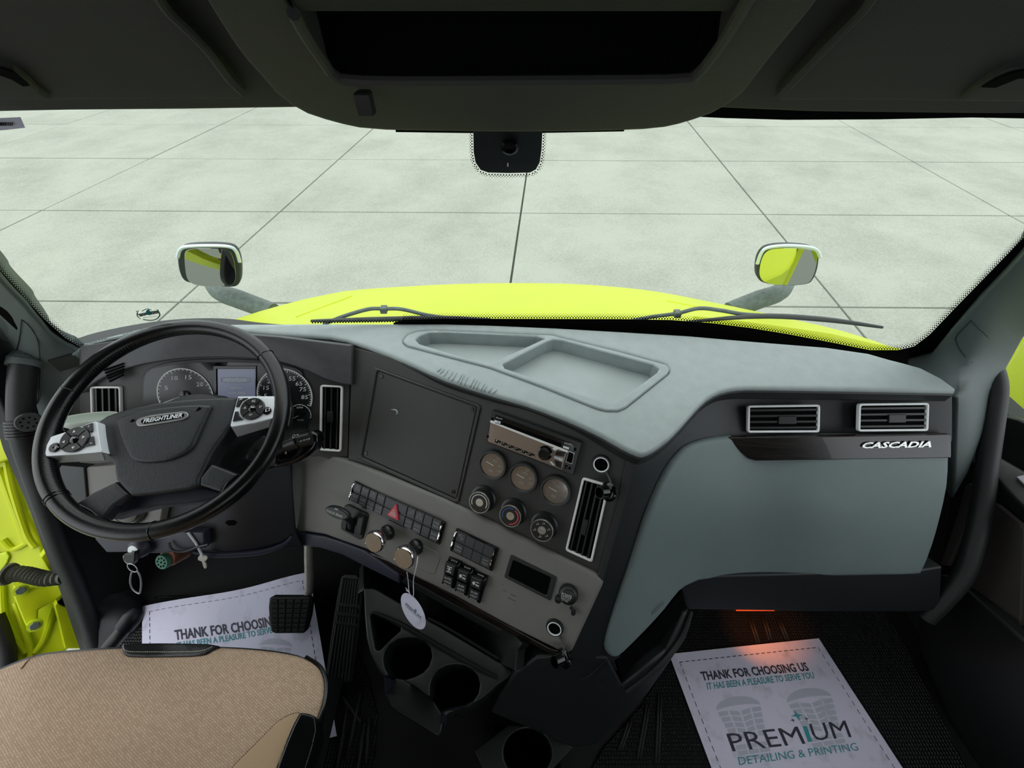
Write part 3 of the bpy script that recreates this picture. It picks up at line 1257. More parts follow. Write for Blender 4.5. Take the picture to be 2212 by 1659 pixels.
# wrinkled patch of the skin on the pad edge
mb = MB()
for i in range(15):
    t = i / 14
    x, y = 948 + 118 * t, 797 + 46 * t
    k = .5 + .5 * math.sin(math.pi * t)
    jx = random.uniform(-3, 3)
    mb.tube([PZ.at(x + jx + 10 * k, y - 9 * k, -.0008), PZ.at(x + jx + 3, y - 1 * k, .0010), PZ.at(x + jx - 2, y + 9 * k, .0007), PZ.at(x - 5 + jx, y + 14 * k, -.001)],
            [.0004, .0014, .0016, .0005], 6, k=3)
part('wrinkles', mb, 'pad', dash)

# storage tray sunk in the pad
tray = thing('dash_tray', 'shallow two-part storage tray sunk in the dashboard top', 'tray', PZ.at(1150, 800))
c1 = [(897, 733), (905, 726), (925, 718), (960, 717), (1160, 726), (1176, 731), (1068, 781), (1052, 785), (980, 765), (905, 742)]
c2 = [(1195, 733), (1215, 735), (1412, 788), (1424, 796), (1420, 804), (1342, 862), (1325, 869), (1305, 868), (1090, 795), (1086, 787), (1180, 738)]
PT = PZ.off(.004)
part('tray_frame', MB().patch(PT, trim_out, thick=.036, rnd=3, step=20, holes=[c1, c2]), 'pad', tray)
part('tray_floor', MB().patch(PZ.off(-.030), [tuple(q) for q in inset(trim_out, -4)], thick=.004, step=30), 'tray_floor', tray)

# centre fascia, instrument panel, brow, passenger fascia, glove panel -------------
part('centre_fascia', MB().patch(FA, [(760, 750), (835, 769), (900, 792), (1065, 842), (1215, 898), (1372, 985), (1367, 1010), (1345, 1085), (1293, 1252), (1179, 1196), (1074, 1142),
                                     (962, 1088), (817, 1030), (751, 1002)], thick=.02, rnd=2, step=40), 'fascia', dash)
part('instrument_panel', MB().patch(CF, [(172, 755), (400, 715), (600, 728), (757, 748), (750, 1002), (690, 985), (640, 992), (560, 1040), (172, 1000)], thick=.02, step=50), 'fascia', dash)
CB = CF.off(.012)
br_ = cr([(758, 832), (735, 829), (700, 818), (665, 802), (620, 786), (570, 777), (480, 772), (400, 774), (330, 783), (280, 794), (240, 808), (205, 826), (175, 850)], 3)
part('brow', MB().patch(CB, [(172, 748), (400, 712), (600, 727), (758, 746)] + [tuple(q) for q in br_], thick=.02, rnd=3), 'brow', dash)
mb = MB()
for k in range(5):
    y = 786 + k * 6.0
    raised(mb, CB, [(222 + k * 3, y + 12), (264, y - 2), (265, y + 1.5), (224 + k * 3, y + 16)], .0, .004, .001)
part('side_grille', mb, 'void', dash)
pfs = Surf([(1560, 870, PF, 0), (2055, 868, PF, 0), (2055, 950, PF, 0), (1600, 950, PF, 0), (1372, 990, FA, -.004), (1291, 1252, FA, -.004), (1240, 1415, FA, -.004),
            (1440, 1020, 'z', .70), (1400, 1120, 'z', .645), (1318, 1400, 'z', .455), (1480, 930, 'z', .745)])
part('side_fascia', MB().patch(pfs, [(1372, 984), (1395, 975), (1440, 950), (1500, 885), (1560, 850), (1650, 842), (2058, 850), (2058, 955), (1600, 960), (1530, 990), (1470, 1030), (1430, 1120),
                                     (1360, 1330), (1340, 1420), (1312, 1440), (1228, 1420), (1300, 1262), (1345, 1085), (1367, 1010)], thick=.015, rnd=3), 'side_dark', dash)
fr = MB().patch(pfs.__class__([(1345, 1020, FA, -.008), (1372, 990, FA, -.008), (1291, 1252, FA, -.008)]),
                [(1352, 993), (1374, 990), (1350, 1090), (1303, 1256), (1290, 1245), (1330, 1100)], thick=.01, rnd=2)
part('stitched_edge', fr, 'pillar_dark', dash)
gls = Surf([(1600, 950, PF, -.010), (2055, 950, PF, -.010), (1990, 1245, 'z', .47), (1520, 1255, 'z', .47), (1440, 1020, pfs, -.016), (1400, 1120, pfs, -.016),
            (1350, 1290, pfs, -.016), (1320, 1400, pfs, -.014), (1750, 1100, 'z', .605), (1430, 1340, 'z', .46), (2030, 1100, 'z', .60)])
glo = cr([(1500, 960), (1560, 946), (1620, 944), (1800, 944), (2030, 946), (2050, 948), (2053, 956), (2053, 990), (2050, 1050), (2035, 1120), (2018, 1180), (1996, 1235), (1980, 1244), (1900, 1246), (1700, 1250), (1540, 1253),
          (1500, 1262), (1470, 1280), (1440, 1318), (1400, 1362), (1350, 1412), (1332, 1423), (1319, 1419), (1312, 1403), (1322, 1360), (1345, 1290), (1385, 1160), (1412, 1080),
          (1440, 1020), (1468, 982)], 2, True)
part('glove_box_panel', MB().patch(gls, [tuple(q) for q in glo], thick=.03, rnd=9, step=24), 'glove_grey', dash)
lettering(dash, gls, [((1408, 1330), (1434, 1304), (1404, 1322), 'AIRBAG')], 'pillar', h=.0008)

# wood trim with the name, passenger side
wt = C_(cE, [(696, 582), (1838, 568), (1838, 686), (835, 701), (800, 690), (760, 655)])
PW = PF.off(.0)
wood = part('wood_trim', MB().patch(Surf([(1600, 950, PF, -.016), (2055, 950, PF, -.016), (2055, 985, PF, -.012), (1640, 990, PF, -.012)]), wt, thick=.012, rnd=2), 'wood', dash)
SW_ = Surf([(1600, 950, PF, -.016), (2055, 950, PF, -.016), (2055, 985, PF, -.012), (1640, 990, PF, -.012)])
mb = MB()
text_px(mb, SW_, cE(1366, 634), cE(1726, 628), cE(1366, 603), 'CASCADIA', h=.001, bold=.03, thick=.002, shear=.35)
part('name_badge', mb, 'chrome_satin', wood)

# grey lower panel ---------------------------------------------------------
low = [(627, 1000), (640, 990), (690, 976), (752, 998), (817, 1022), (962, 1081), (1074, 1135), (1179, 1189), (1285, 1240), (1300, 1252), (1301, 1266), (1236, 1407), (1226, 1413), (1206, 1407),
       (1105, 1357), (989, 1293), (862, 1230), (790, 1188), (738, 1170), (700, 1156), (660, 1150), (632, 1151), (628, 1140)]
LPS = Surf([(752, 998, LP, 0), (962, 1081, LP, 0), (1285, 1245, LP, 0), (1230, 1410, LP, 0), (700, 1156, LP, 0), (640, 1150, LP, -.01 + .02), (630, 1000, LP, .03), (989, 1293, LP, 0), (862, 1160, LP, 0), (1150, 1300, LP, 0)])
part('lower_panel', MB().patch(LPS, low, thick=.03, rnd=7, step=26), 'panel_grey', dash)
wl2 = C_(d5, [(190, -35), (300, 5), (560, 110), (700, 190), (1000, 350), (1400, 570), (1700, 735), (1880, 790), (1870, 830), (1790, 815), (1700, 780), (1400, 630), (1000, 415),
              (700, 255), (560, 180), (300, 60), (190, 0)])
part('lower_wood_strip', MB().patch(LP.off(-.006), wl2, thick=.02, rnd=3), 'wood', dash)
nv = [(627, 1148), (700, 1158), (738, 1170), (790, 1190), (862, 1240), (862, 1262), (790, 1226), (740, 1200), (690, 1184), (645, 1180), (632, 1168)]
part('under_lip', MB().patch(LP.off(-.004), nv, thick=.03, rnd=4), 'navy_plastic', dash)
ul = C_(d5, [(560, 170), (1000, 410), (1400, 625), (1760, 800), (1740, 850), (1380, 680), (1000, 470), (560, 230)])
part('under_panel', MB().patch(LP.off(-.045), ul, thick=.05, rnd=3), 'plastic_black', dash)
# scuffs on the grey panel
mb = MB()
for p in ([(1005, 990), (1012, 985)], [(1015, 1065), (1070, 1095)], [(1130, 1130), (1210, 1165)], [(1080, 1180), (1200, 1235)]):
    mb.tube([LPS.at(*e4(*q), .0002) for q in p], .0005, 5)
part('scuff', mb, 'fascia', dash)
# knob recess in the grey panel
part('knob_recess', MB().patch(LP.off(.0008), [(808, 1134), (818, 1130), (945, 1193), (952, 1205), (940, 1242), (925, 1240), (860, 1208), (800, 1172)], thick=.002, rnd=3), 'panel_grey', dash)

# under-dash, right
ud = Surf([(1490, 1255, 'z', .46), (1990, 1245, 'z', .46), (1485, 1318, 'z', .38), (1960, 1322, 'z', .38)])
part('under_cover', MB().patch(ud, [(1470, 1262), (1540, 1246), (1990, 1232), (2035, 1225), (2030, 1318), (1985, 1322), (1800, 1322), (1480, 1317)], thick=.03, rnd=3), 'side_dark', dash)
# blank screen panel -------------------------------------------------------
sc_ = thing('blank_panel', 'large blank dark panel held by four screws in the centre fascia', 'panel', FA.at(905, 940))
o = C_(cB, [(585, 258), (1205, 482), (1215, 500), (1085, 1058), (1060, 1062), (482, 800), (472, 780), (560, 270)])
i_ = C_(cB, [(608, 278), (1190, 490), (1196, 505), (1075, 1035), (1062, 1042), (515, 795), (508, 782), (596, 288)])
part('surround', MB().frame(FA, [FA.ab(*q) for q in o], [FA.ab(*q) for q in i_], 0, .004, .0015), 'fascia', sc_)
pn = C_(cB, [(612, 285), (1188, 497), (1070, 1036), (514, 790)])
part('panel', MB().pprism(FA, pn, 0, .0022, .001, rnd=.003), 'fascia', sc_)
for q in ((624, 312), (1163, 510), (532, 770), (1052, 1000)):
    mb = MB()
    disc(mb, FA, cB(*q), [(.0042, 0), (.0042, .0034), (.0036, .0042), (.0022, .0042), (.0016, .003), (0, .003)], 16)
    part('screw', mb, 'black_gloss', sc_)
mb = MB()
mb.tube([FA.at(*cB(*q), .0024) for q in ((677, 512), (700, 512), (712, 522), (714, 534), (706, 538))], [.0004, .0016, .0018, .0014, .0005], 6, k=3)
part('paint_chip', mb, 'print_grey', sc_)


# air vents ------------------------------------------------------------
def vent(pl, TL, TR, BR, BL, ringw, n, vertical, label, ringmat='vent_ring', tab=None, group=None, rnd=.006, hh=.006):
    t = thing('air_vent', label, 'vent', pl.at(*BL), group)
    o = [pl.off(hh).ab(*q) for q in (TL, TR, BR, BL)]
    k = MB()
    oo = rpoly(o, rnd, 5)
    ii = [tuple(q) for q in inset(oo, ringw)]
    k.frame(pl, oo, ii, -.001, hh, .0012)
    part('ring', k, ringmat, t)
    part('cavity', MB().prism(pl, ii, -.001, .0006), 'void', t)
    q = quadmap(*[np.array(z) for z in inset(o, ringw)])
    for i in range(n):
        s = (i + .5) / n + (0 if n > 3 else 0)
        w_ = .04 if vertical else .05
        mb = MB()
        P = [q(s - w_, .0), q(s + w_, .0), q(s + w_, 1), q(s - w_, 1)] if vertical else [q(0, s - w_), q(1, s - w_), q(1, s + w_), q(0, s + w_)]
        mb.prism(pl, P, .0008, hh * .75, .0006)
        part('slat', mb, 'slat', t)
    if tab:
        s0, s1, t0, t1 = tab
        part('tab', MB().prism(pl, [q(s0, t0), q(s1, t0), q(s1, t1), q(s0, t1)], .001, hh + .001, .001), 'slat', t)
    return t


vent(PF, cE(797, 418), cE(1168, 413), cE(1165, 556), cE(795, 558), .0042, 4, False, 'wide air vent left of the other on the passenger side', 'vent_ring_bright', (.42, .68, .38, .72),
     'vents of the passenger side')
vent(PF, cE(1366, 408), cE(1727, 404), cE(1722, 549), cE(1362, 552), .0042, 4, False, 'wide air vent at the right end of the dashboard', 'vent_ring_bright', (.42, .68, .38, .72),
     'vents of the passenger side')
vent(CF, cB(252, 364), cB(386, 370), cB(376, 765), cB(246, 756), .0042, 3, True, 'tall narrow vent between instruments and blank panel', 'vent_ring', (.3, .62, .38, .56))
vent(CF, (193, 835), (259, 835), (262, 965), (197, 965), .0042, 4, True, 'tall vent left of the instruments, behind the steering wheel', 'vent_ring')
vent(FA, e2(1708, 440), e2(2068, 548), e2(1838, 1575), e2(1478, 1412), .0042, 4, True, 'tall vent with chipped ring right of the climate knobs', 'vent_ring', (.38, .58, .5, .72))

# radio ---------------------------------------------------------------
rad = thing('radio', 'single-slot car radio with reflection-tinted display below the pad edge', 'radio', FA.at(*e1(135, 690)))
H = .010
rp_ = lambda pts: C_(e1, pts)
mb = MB()
raised(mb, FA, rp_([(245, 200), (1680, 712), (1535, 1240), (135, 690)]), 0, H, .0015)
part('body', mb, 'plastic_satin', rad)
RF = FA.off(H)
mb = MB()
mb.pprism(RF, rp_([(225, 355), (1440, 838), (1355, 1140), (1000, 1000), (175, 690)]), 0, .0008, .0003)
part('display', mb, 'display_tan_reflection', rad)
mb = MB()
mb.pprism(RF, rp_([(220, 352), (395, 400), (430, 410), (1455, 832), (1445, 870), (215, 385)]), .0008, .0014, .0003)
mb.pprism(RF, rp_([(1465, 835), (1560, 872), (1550, 905), (1462, 870)]), .0008, .0014, .0003)
part('silver_bar', mb, 'vent_ring', rad)
mb = MB()
mb.pprism(RF, rp_([(300, 268), (1560, 742), (1540, 850), (1455, 820), (420, 432), (290, 395)]), .0004, .0018, .0004)
part('disc_door', mb, 'black_gloss', rad)
part('disc_slot', MB().pprism(RF, rp_([(420, 380), (1350, 715), (1345, 770), (1320, 775), (425, 432), (410, 405)]), .0018, .0022, .0002), 'void', rad)
for q in ((250, 328), (178, 610), (1563, 815), (1478, 1115)):
    mb = MB()
    disc(mb, RF, e1(*q), [(.0024, 0), (.0024, .001), (.0018, .0012), (0, .0006)], 12)
    part('screw_hole', mb, 'void', rad)
mb = MB()
disc(mb, RF, e1(1418, 1095), [(.0036, 0), (.0036, .001), (.0026, .0014), (.0018, .0006), (0, .0004)], 14)
part('jack', mb, 'black_gloss', rad)
for i in range(6):
    x = 298 + i * 107
    y = 650 + i * 41.5
    mb = MB().pprism(RF, rp_([(x, y), (x + 92, y + 36), (x + 85, y + 88), (x - 5, y + 50)]), .0006, .0018, .0004)
    b_ = part('preset_button', mb, 'black_gloss', rad)
    lettering(b_, RF, [(e1(x + 8, y + 32), e1(x + 22, y + 38), e1(x + 12, y + 12), str(i + 1)), (e1(x + 40, y + 72), e1(x + 78, y + 86), e1(x + 42, y + 56), ('II', 'DD', 'RPT', 'SHF', 'MENU', 'DISP')[i])],
              h=.0021)
kn = MB()
q_ = RF.ab(*e1(1090, 870))
disc(kn, RF, e1(1090, 870), [(.0135, 0), (.0135, .002), (.0105, .003), (.0105, .013), (.0095, .0145), (.0078, .0145), (.0070, .013), (0, .013)], 24)
part('volume_knob', kn, 'black_gloss', rad)
for pts, m_ in (([(1205, 800), (1240, 785), (1305, 805), (1245, 840)], 'silver'), ([(1240, 920), (1372, 960), (1366, 1005), (1232, 950)], 'silver'),
                ([(1160, 1010), (1195, 1005), (1250, 1070), (1210, 1065)], 'silver'), ([(1275, 845), (1420, 850), (1390, 930), (1250, 900)], 'black_gloss'),
                ([(1235, 985), (1360, 1025), (1345, 1120), (1270, 1080)], 'black_gloss'), ([(1380, 755), (1475, 785), (1465, 818), (1375, 785)], 'silver'),
                ([(290, 345), (385, 372), (378, 410), (286, 385)], 'silver')):
    part('button', MB().pprism(RF, rp_(pts), .0004, .0024, .0005), m_, rad)
part('usb_port', MB().pprism(RF, rp_([(1470, 850), (1545, 880), (1512, 1030), (1430, 1000)]), .0004, .0016, .0004), 'void', rad)
mb = MB()
o_u = [RF.ab(*e1(*q)) for q in ((1462, 838), (1560, 874), (1520, 1052), (1415, 1015))]
mb.frame(RF, o_u, [tuple(q) for q in inset(o_u, .0010)], 0, .002, .0004)
part('usb_frame', mb, 'silver_dark', rad)
lettering(rad, RF, [(e1(310, 320), e1(405, 345), e1(312, 295), 'Bluetooth'), (e1(1392, 730), e1(1512, 760), e1(1400, 700), '((SiriusXM))'), (e1(1310, 885), e1(1385, 905), e1(1314, 868), 'NEXT'),
                    (e1(1270, 1035), e1(1345, 1060), e1(1275, 1012), 'PREV')], h=.0022)
lettering(rad, RF, [(e1(1255, 955), e1(1360, 988), e1(1262, 935), 'SCAN   INFO'), (e1(322, 385), e1(352, 392), e1(324, 368), '~')], 'void', h=.0028)


# pressure gauges --------------------------------------------------
def gauge(c, label, marks, h=.010):
    t = thing('pressure_gauge', label, 'gauge', FA.at(*c), 'air pressure gauges in a row under the radio')
    mb = MB()
    disc(mb, FA, c, [(.0300, 0), (.0300, h * .6), (.0285, h), (.0255, h), (.0240, h * .8), (.0235, h * .5), (.0235, .001)], 40, h=h)
    part('bezel', mb, 'gauge_bezel', t)
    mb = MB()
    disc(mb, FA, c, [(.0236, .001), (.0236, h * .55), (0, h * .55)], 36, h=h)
    part('dial', mb, 'gauge_tan_reflection', t)
    S = FA.off(h * .55)
    a, b = FA.off(h).ab(*c)
    G = lambda x, y: (a + x * .0235, b + y * .0235)
    mb = MB()
    mb.prism(FA, [G(-.58, .10), G(.1, -.02), G(.1, .03), G(-.58, .13)], h * .55, h * .55 + .0008)
    part('needle', mb, 'print_white', t)
    mb = MB()
    for i in range(19):
        an = math.radians(225 - i * 15)
        r0 = .86 if i % 3 == 0 else .91
        ca, sa = math.cos(an), math.sin(an)
        mb.prism(FA, [G(r0 * ca - .012 * sa, r0 * sa + .012 * ca), G(r0 * ca + .012 * sa, r0 * sa - .012 * ca), G(.96 * ca + .012 * sa, .96 * sa - .012 * ca), G(.96 * ca - .012 * sa, .96 * sa + .012 * ca)],
                 h * .55, h * .55 + .0003)
    V = []
    for (x, y, ww, hh2, s) in marks:
        vv, ff = text_geo(s)
        x0, y0 = vv.min(0)
        x1, y1 = vv.max(0)
        mb.add([FA.w(*G(x - ww / 2 + ww * (p - x0) / (x1 - x0), y - hh2 / 2 + hh2 * (q - y0) / (y1 - y0)), h * .55 + .0004) for p, q in vv], ff)
    part('markings', mb, 'print_grey', t, recalc=False)
    return t


gm = mat('gauge_tan_reflection', '#7d7268', .12, .3, spec=1.0, coat=1.0)  # dial base coloured tan to stand in for the reflected seat
gauge(e2(503, 285), 'left one of the three round air pressure gauges', [(.15, .42, .36, .2, 'PSI'), (.28, .72, .26, .2, '60'), (.62, .12, .26, .2, '80'), (.68, -.25, .36, .2, '100'), (-.02, -.5, .38, .22, 'AIR')])
gauge(e2(912, 455), 'middle one of the three round air pressure gauges', [(.08, .42, .36, .2, 'PSI'), (.18, .72, .26, .2, '50'), (.60, .2, .26, .2, '80'), (.68, -.2, .36, .2, '100'), (-.02, -.45, .38, .22, 'AIR')])
gauge(e2(1345, 632), 'right one of the three round air pressure gauges', [(.08, .42, .36, .2, 'PSI'), (-.3, .62, .26, .2, '50'), (.25, .72, .26, .2, '60'), (.60, .45, .26, .2, '70'), (.72, -.12, .38, .2, '120'), (-.02, -.45, .38, .22, 'AIR')])


# climate knobs -----------------------------------------------------
def knob(c, label, deco):
    h = .024
    t = thing('climate_knob', label, 'knob', FA.at(*c), 'round climate knobs in a row under the gauges')
    mb = MB()
    disc(mb, FA, c, [(.0265, 0), (.0265, .003), (.0225, .004), (.0215, h - .003), (.0205, h - .002)], 40, h=h)
    part('body', mb, 'plastic_satin', t)
    mb = MB()
    disc(mb, FA, c, [(.0218, h - .004), (.0220, h - .002), (.0210, h), (.0200, h), (.0196, h - .0012)], 40, h=h)
    part('chrome_ring', mb, 'chrome_satin', t)
    mb = MB()
    disc(mb, FA, c, [(.0198, h - .004), (.0198, h - .0008), (.0080, h - .0008), (.0065, h - .003), (0, h - .0036)], 40, h=h)
    part('face', mb, 'plastic_satin', t)
    a, b = FA.off(h).ab(*c)
    deco(t, a, b, h - .0008)
    return t


def dk1(t, a, b, h):
    mb = MB()
    arcband(mb, FA, (a, b), .0150, .0166, math.radians(-20), math.radians(215), h, h + .0003)
    arcband(mb, FA, (a, b + .003), .0022, .0032, math.radians(0), math.radians(200), h - .002, h + .0001, 10)
    part('markings', mb, 'print_white', t)


def dk2(t, a, b, h):
    mb = MB()
    arcband(mb, FA, (a, b), .0148, .0164, math.radians(80), math.radians(212), h, h + .0003)
    part('cold_mark', mb, 'blue', t)
    mb = MB()
    arcband(mb, FA, (a, b), .0144, .0168, math.radians(-82), math.radians(66), h, h + .0003)
    part('warm_mark', mb, 'red_mark', t)
    mb = MB()
    arcband(mb, FA, (a, b + .003), .0014, .0021, 0, 6.28, h - .002, h + .0001, 8)
    part('markings', mb, 'print_grey', t)


def dk3(t, a, b, h):
    mb = MB()
    for an in (92, 30, -30, -90, 200, 143):
        x, y = a + .0134 * math.cos(math.radians(an)), b + .0134 * math.sin(math.radians(an))
        r = .0016
        arcband(mb, FA, (x - .0012, y), r * .6, r, 3.3, 5.6, h, h + .0003, 5)
        arcband(mb, FA, (x + .0014, y - .0004), r * .6, r, .2, 2.6, h, h + .0003, 5)
        mb.prism(FA, [(x - .001, y + .0022), (x, y + .0022), (x, y + .003), (x - .001, y + .003)], h, h + .0003)
        mb.prism(FA, [(x + .001, y + .0018), (x + .002, y + .0018), (x + .002, y + .0026), (x + .001, y + .0026)], h, h + .0003)
    arcband(mb, FA, (a, b + .002), .0018, .0026, .3, 2.8, h - .002, h + .0001, 8)
    part('markings', mb, 'print_white', t)


knob(e2(338, 775), 'climate knob with a white arc, left of the three', dk1)
knob(e2(748, 955), 'climate knob with blue and red arcs, middle of the three', dk2)
knob(e2(1168, 1145), 'climate knob with air direction symbols, right of the three', dk3)


# push-in sockets and hanging caps --------------------------------------
def socket(pl, c, capc, strap, label):
    t = thing('power_socket', label, 'socket', pl.at(*c), 'open sockets with hanging caps')
    mb = MB()
    disc(mb, pl, c, [(.0165, 0), (.0168, .003), (.0155, .006), (.0134, .006), (.0134, .0005)], 32, h=.006)
    part('collar', mb, 'plastic_satin', t)
    mb = MB()
    disc(mb, pl, c, [(.0134, .004), (.0134, .0068), (.0118, .0068), (.0116, .004)], 32, h=.006)
    part('white_ring', mb, 'vent_ring_bright', t)
    mb = MB()
    disc(mb, pl, c, [(.0117, .001), (.0117, .0045), (0, .0045)], 28, h=.006)
    part('bore', mb, 'void', t)
    mb = MB()
    mb.tube([pl.at(*q, hh) for q, hh in strap], .0019, 8, k=5)
    part('strap', mb, 'wire_dark', t)
    P = pl.at(*capc, .028)
    cp = Plane(P, [-.80, -.32, .50])
    mb = MB()
    mb.lathe(cp, 0, 0, [(.0165, -.016), (.0170, -.013), (.0150, -.011), (.0105, -.010), (.0100, .010), (.0088, .010), (.0084, -.006), (0, -.006)], 28)
    part('hanging_cap', mb, 'black_gloss', t)
    return t


socket(FA, e2(1957, 270), e2(1985, 635), [(e2(2020, 350), .004), (e2(2075, 470), .010), (e2(2090, 560), .022), (e2(2060, 620), .026)], 'open power socket in the upper right corner of the centre fascia')
socket(LP, e8(103, 940), e8(155, 1345), [(e8(170, 1050), .004), (e8(215, 1120), .008), (e8(225, 1220), .016), (e8(205, 1290), .024)], 'open power socket at the bottom right of the grey panel')
po = thing('power_outlet', 'closed power outlet with white lettering on its cap', 'socket', LP.at(*e8(275, 530)))
mb = MB()
disc(mb, LP, e8(272, 530), [(.0175, 0), (.0180, .008), (.0165, .013), (.0150, .0145), (.010, .0155), (0, .0160)], 32, h=.014)
part('cap', mb, 'plastic_black', po)
mb = MB()
disc(mb, LP, e8(150, 572), [(.0065, 0), (.0065, .008), (0, .009)], 18, h=.008)
part('thumb_tab', mb, 'plastic_black', po)
part('strap', MB().tube([LP.at(*e8(*q), .006) for q in ((310, 660), (340, 700), (335, 745), (355, 745), (352, 705))], .0030, 8, k=4), 'plastic_black', po)
lettering(po, LP.off(.0145), [(e8(192, 510), e8(322, 557), e8(203, 470), 'POWER'), (e8(185, 540), e8(312, 585), e8(194, 506), 'OUTLET'), (e8(190, 572), e8(270, 604), e8(196, 560), '12V-15A')], h=.0018)
part('rule', MB().tube([LP.at(*e8(190, 548), .0164), LP.at(*e8(284, 590), .0164)], .0003, 5), 'print_white', po)

# cubby ---------------------------------------------------------------
cu = thing('cubby_slot', 'empty dark rectangular slot in the grey panel', 'slot', LP.at(*e4(1400, 1050)))
o4 = [LP.off(.003).ab(*e4(*q)) for q in ((1125, 548), (1815, 885), (1715, 1235), (1028, 880))]
i4 = [LP.off(.003).ab(*e4(*q)) for q in ((1163, 622), (1732, 885), (1665, 1157), (1092, 868))]
part('surround', MB().frame(LP, rpoly(o4, .003, 4), rpoly(i4, .004, 4), 0, .003, .001), 'gauge_bezel', cu)
part('opening', MB().prism(LP, rpoly(i4, .004, 4), -.001, .0014), 'void', cu)


# switch banks ----------------------------------------------------------
def bank(outer, keys, ends, pl, items, label, hz=None):
    t = thing('switch_bank', label, 'switches', pl.at(*outer[3]), 'rows of small switches in the grey panel')
    mb = MB()
    raised(mb, pl, outer, 0, .005, .0008)
    part('base', mb, 'black_gloss', t)
    K = quadmap(*keys)
    h = .009
    for s0, s1, txt, top, icon in items:
        g = .004
        mb = MB()
        q = pl.off(h)
        A = lambda s, t_: q.ab(*K(s, t_))
        if txt == 'HAZ':
            mb.prism(q, [A(s0 + g, 0.01), A(s1 - g, 0.01), A(s1 - g, .40), A(s0 + g, .40)], -.006, 0, .0006)
            mb.prism(q, [A(s0 + g, .52), A(s1 - g, .52), A(s1 - g, .99), A(s0 + g, .99)], -.006, 0, .0006)
            mb.prism(q, [A(s0 + g, .38), A(s1 - g, .38), A(s1 - g, .54), A(s0 + g, .54)], -.006, -.002)
            kk_ = part('hazard_switch', mb, 'switch_face', t, label='wide switch with red hazard triangle')
            tri = C_(e3, [(1050, 648), (1068, 655), (1108, 945), (1090, 968), (885, 862), (882, 838)])
            part('red_triangle', raised(MB(), pl, tri, .009, .0125, .001, rnd=.001), 'red', kk_)
            TP = pl.off(.0125)
            mb = MB()
            for rr in ((( 1025, 735), (1052, 902), (928, 842), .0009), ((1020, 790), (1032, 862), (962, 828), .0006)):
                oq = [TP.ab(*e3(*z)) for z in rr[:3]]
                mb.frame(TP, oq, [tuple(z) for z in inset(oq, rr[3])], 0, .0003, 0)
            mb.prism(TP, [TP.ab(*e3(*z)) for z in ((1003, 815), (1008, 838), (990, 830))], 0, .0003)
            part('white_triangle', mb, 'print_white', kk_)
            continue
        mb.prism(q, [A(s0 + g, 0.01), A(s1 - g, 0.01), A(s1 - g, .42), A(s0 + g, .42)], -.006, 0, .0006)
        mb.prism(q, [A(s0 + g, .52), A(s1 - g, .52), A(s1 - g, .99), A(s0 + g, .99)], -.006, 0, .0006)
        mb.prism(q, [A(s0 + g, .40), A(s1 - g, .40), A(s1 - g, .54), A(s0 + g, .54)], -.006, -.0025)
        kk_ = part('switch_key', mb, 'switch_face', t)
        its = []
        w_ = s1 - s0
        if txt:
            a, b = txt
            its += [(K(s0 + .18 * w_, .73), K(s1 - .18 * w_, .73), K(s0 + .18 * w_, .63), a), (K(s0 + .15 * w_, .90), K(s1 - .15 * w_, .90), K(s0 + .15 * w_, .80), b)]
        if top:
            a, b = top
            its += [(K(s0 + .18 * w_, .20), K(s1 - .18 * w_, .20), K(s0 + .18 * w_, .10), a), (K(s0 + .2 * w_, .36), K(s1 - .2 * w_, .36), K(s0 + .2 * w_, .26), b)]
        if its:
            lettering(kk_, pl.off(h), its, 'print_grey', h=.0003)
        if icon:
            mb = MB()
            cx, cy = (s0 + s1) / 2, .18
            def P_(dx, dy):
                return pl.off(h).ab(*K(cx + dx * w_ * .3, cy + dy * .12))
            segs = {'lamp': [((-1, -.6), (1, -.6)), ((-1, -.6), (-.5, .2)), ((1, -.6), (.5, .2)), ((-.5, .2), (.5, .2)), ((-.4, .8), (-.7, 1.3)), ((.4, .8), (.7, 1.3))],
                    'car': [((-1, .9), (1, .9)), ((-.8, .9), (-.8, 0)), ((-.8, 0), (.6, 0)), ((.6, 0), (.9, .9)), ((-.5, -1), (.5, -1)), ((-.5, -1), (0, -.4)), ((.5, -1), (0, -.4))],
                    'beam': [((-.9, .8), (-.2, -.2)), ((-.4, .9), (.1, 0)), ((.2, 1), (.4, .2)), ((-.1, -.4), (.4, -1)), ((.4, -1), (.9, -.4)), ((.9, -.4), (.6, .3))],
                    'off': [((-.9, -.9), (.9, .9)), ((-.8, .3), (-.8, -.4)), ((-.8, -.4), (-.2, -.9)), ((-.2, -.9), (.5, -.8)), ((.8, -.3), (.8, .4)), ((.8, .4), (.2, .9)), ((.2, .9), (-.5, .8)),
                            ((-.3, .3), (.2, -.3)), ((0, .4), (.4, -.1))]}[icon]
            for (x0, y0), (x1, y1) in segs:
                p, r = np.array(P_(x0, y0)), np.array(P_(x1, y1))
                d = (r - p) / (np.linalg.norm(r - p) + 1e-9)
                n_ = np.array([-d[1], d[0]]) * .00022
                mb.prism(pl.off(h), [tuple(p - n_), tuple(r - n_), tuple(r + n_), tuple(p + n_)], 0, .0003)
            part('symbol', mb, 'print_grey', kk_)
    for e in ends:
        part('chrome_end', MB().tube([pl.at(*z, hh) for z, hh in e], [.0016, .0022, .0020, .0022, .0016], 8, k=4), 'chrome', t)
    return t


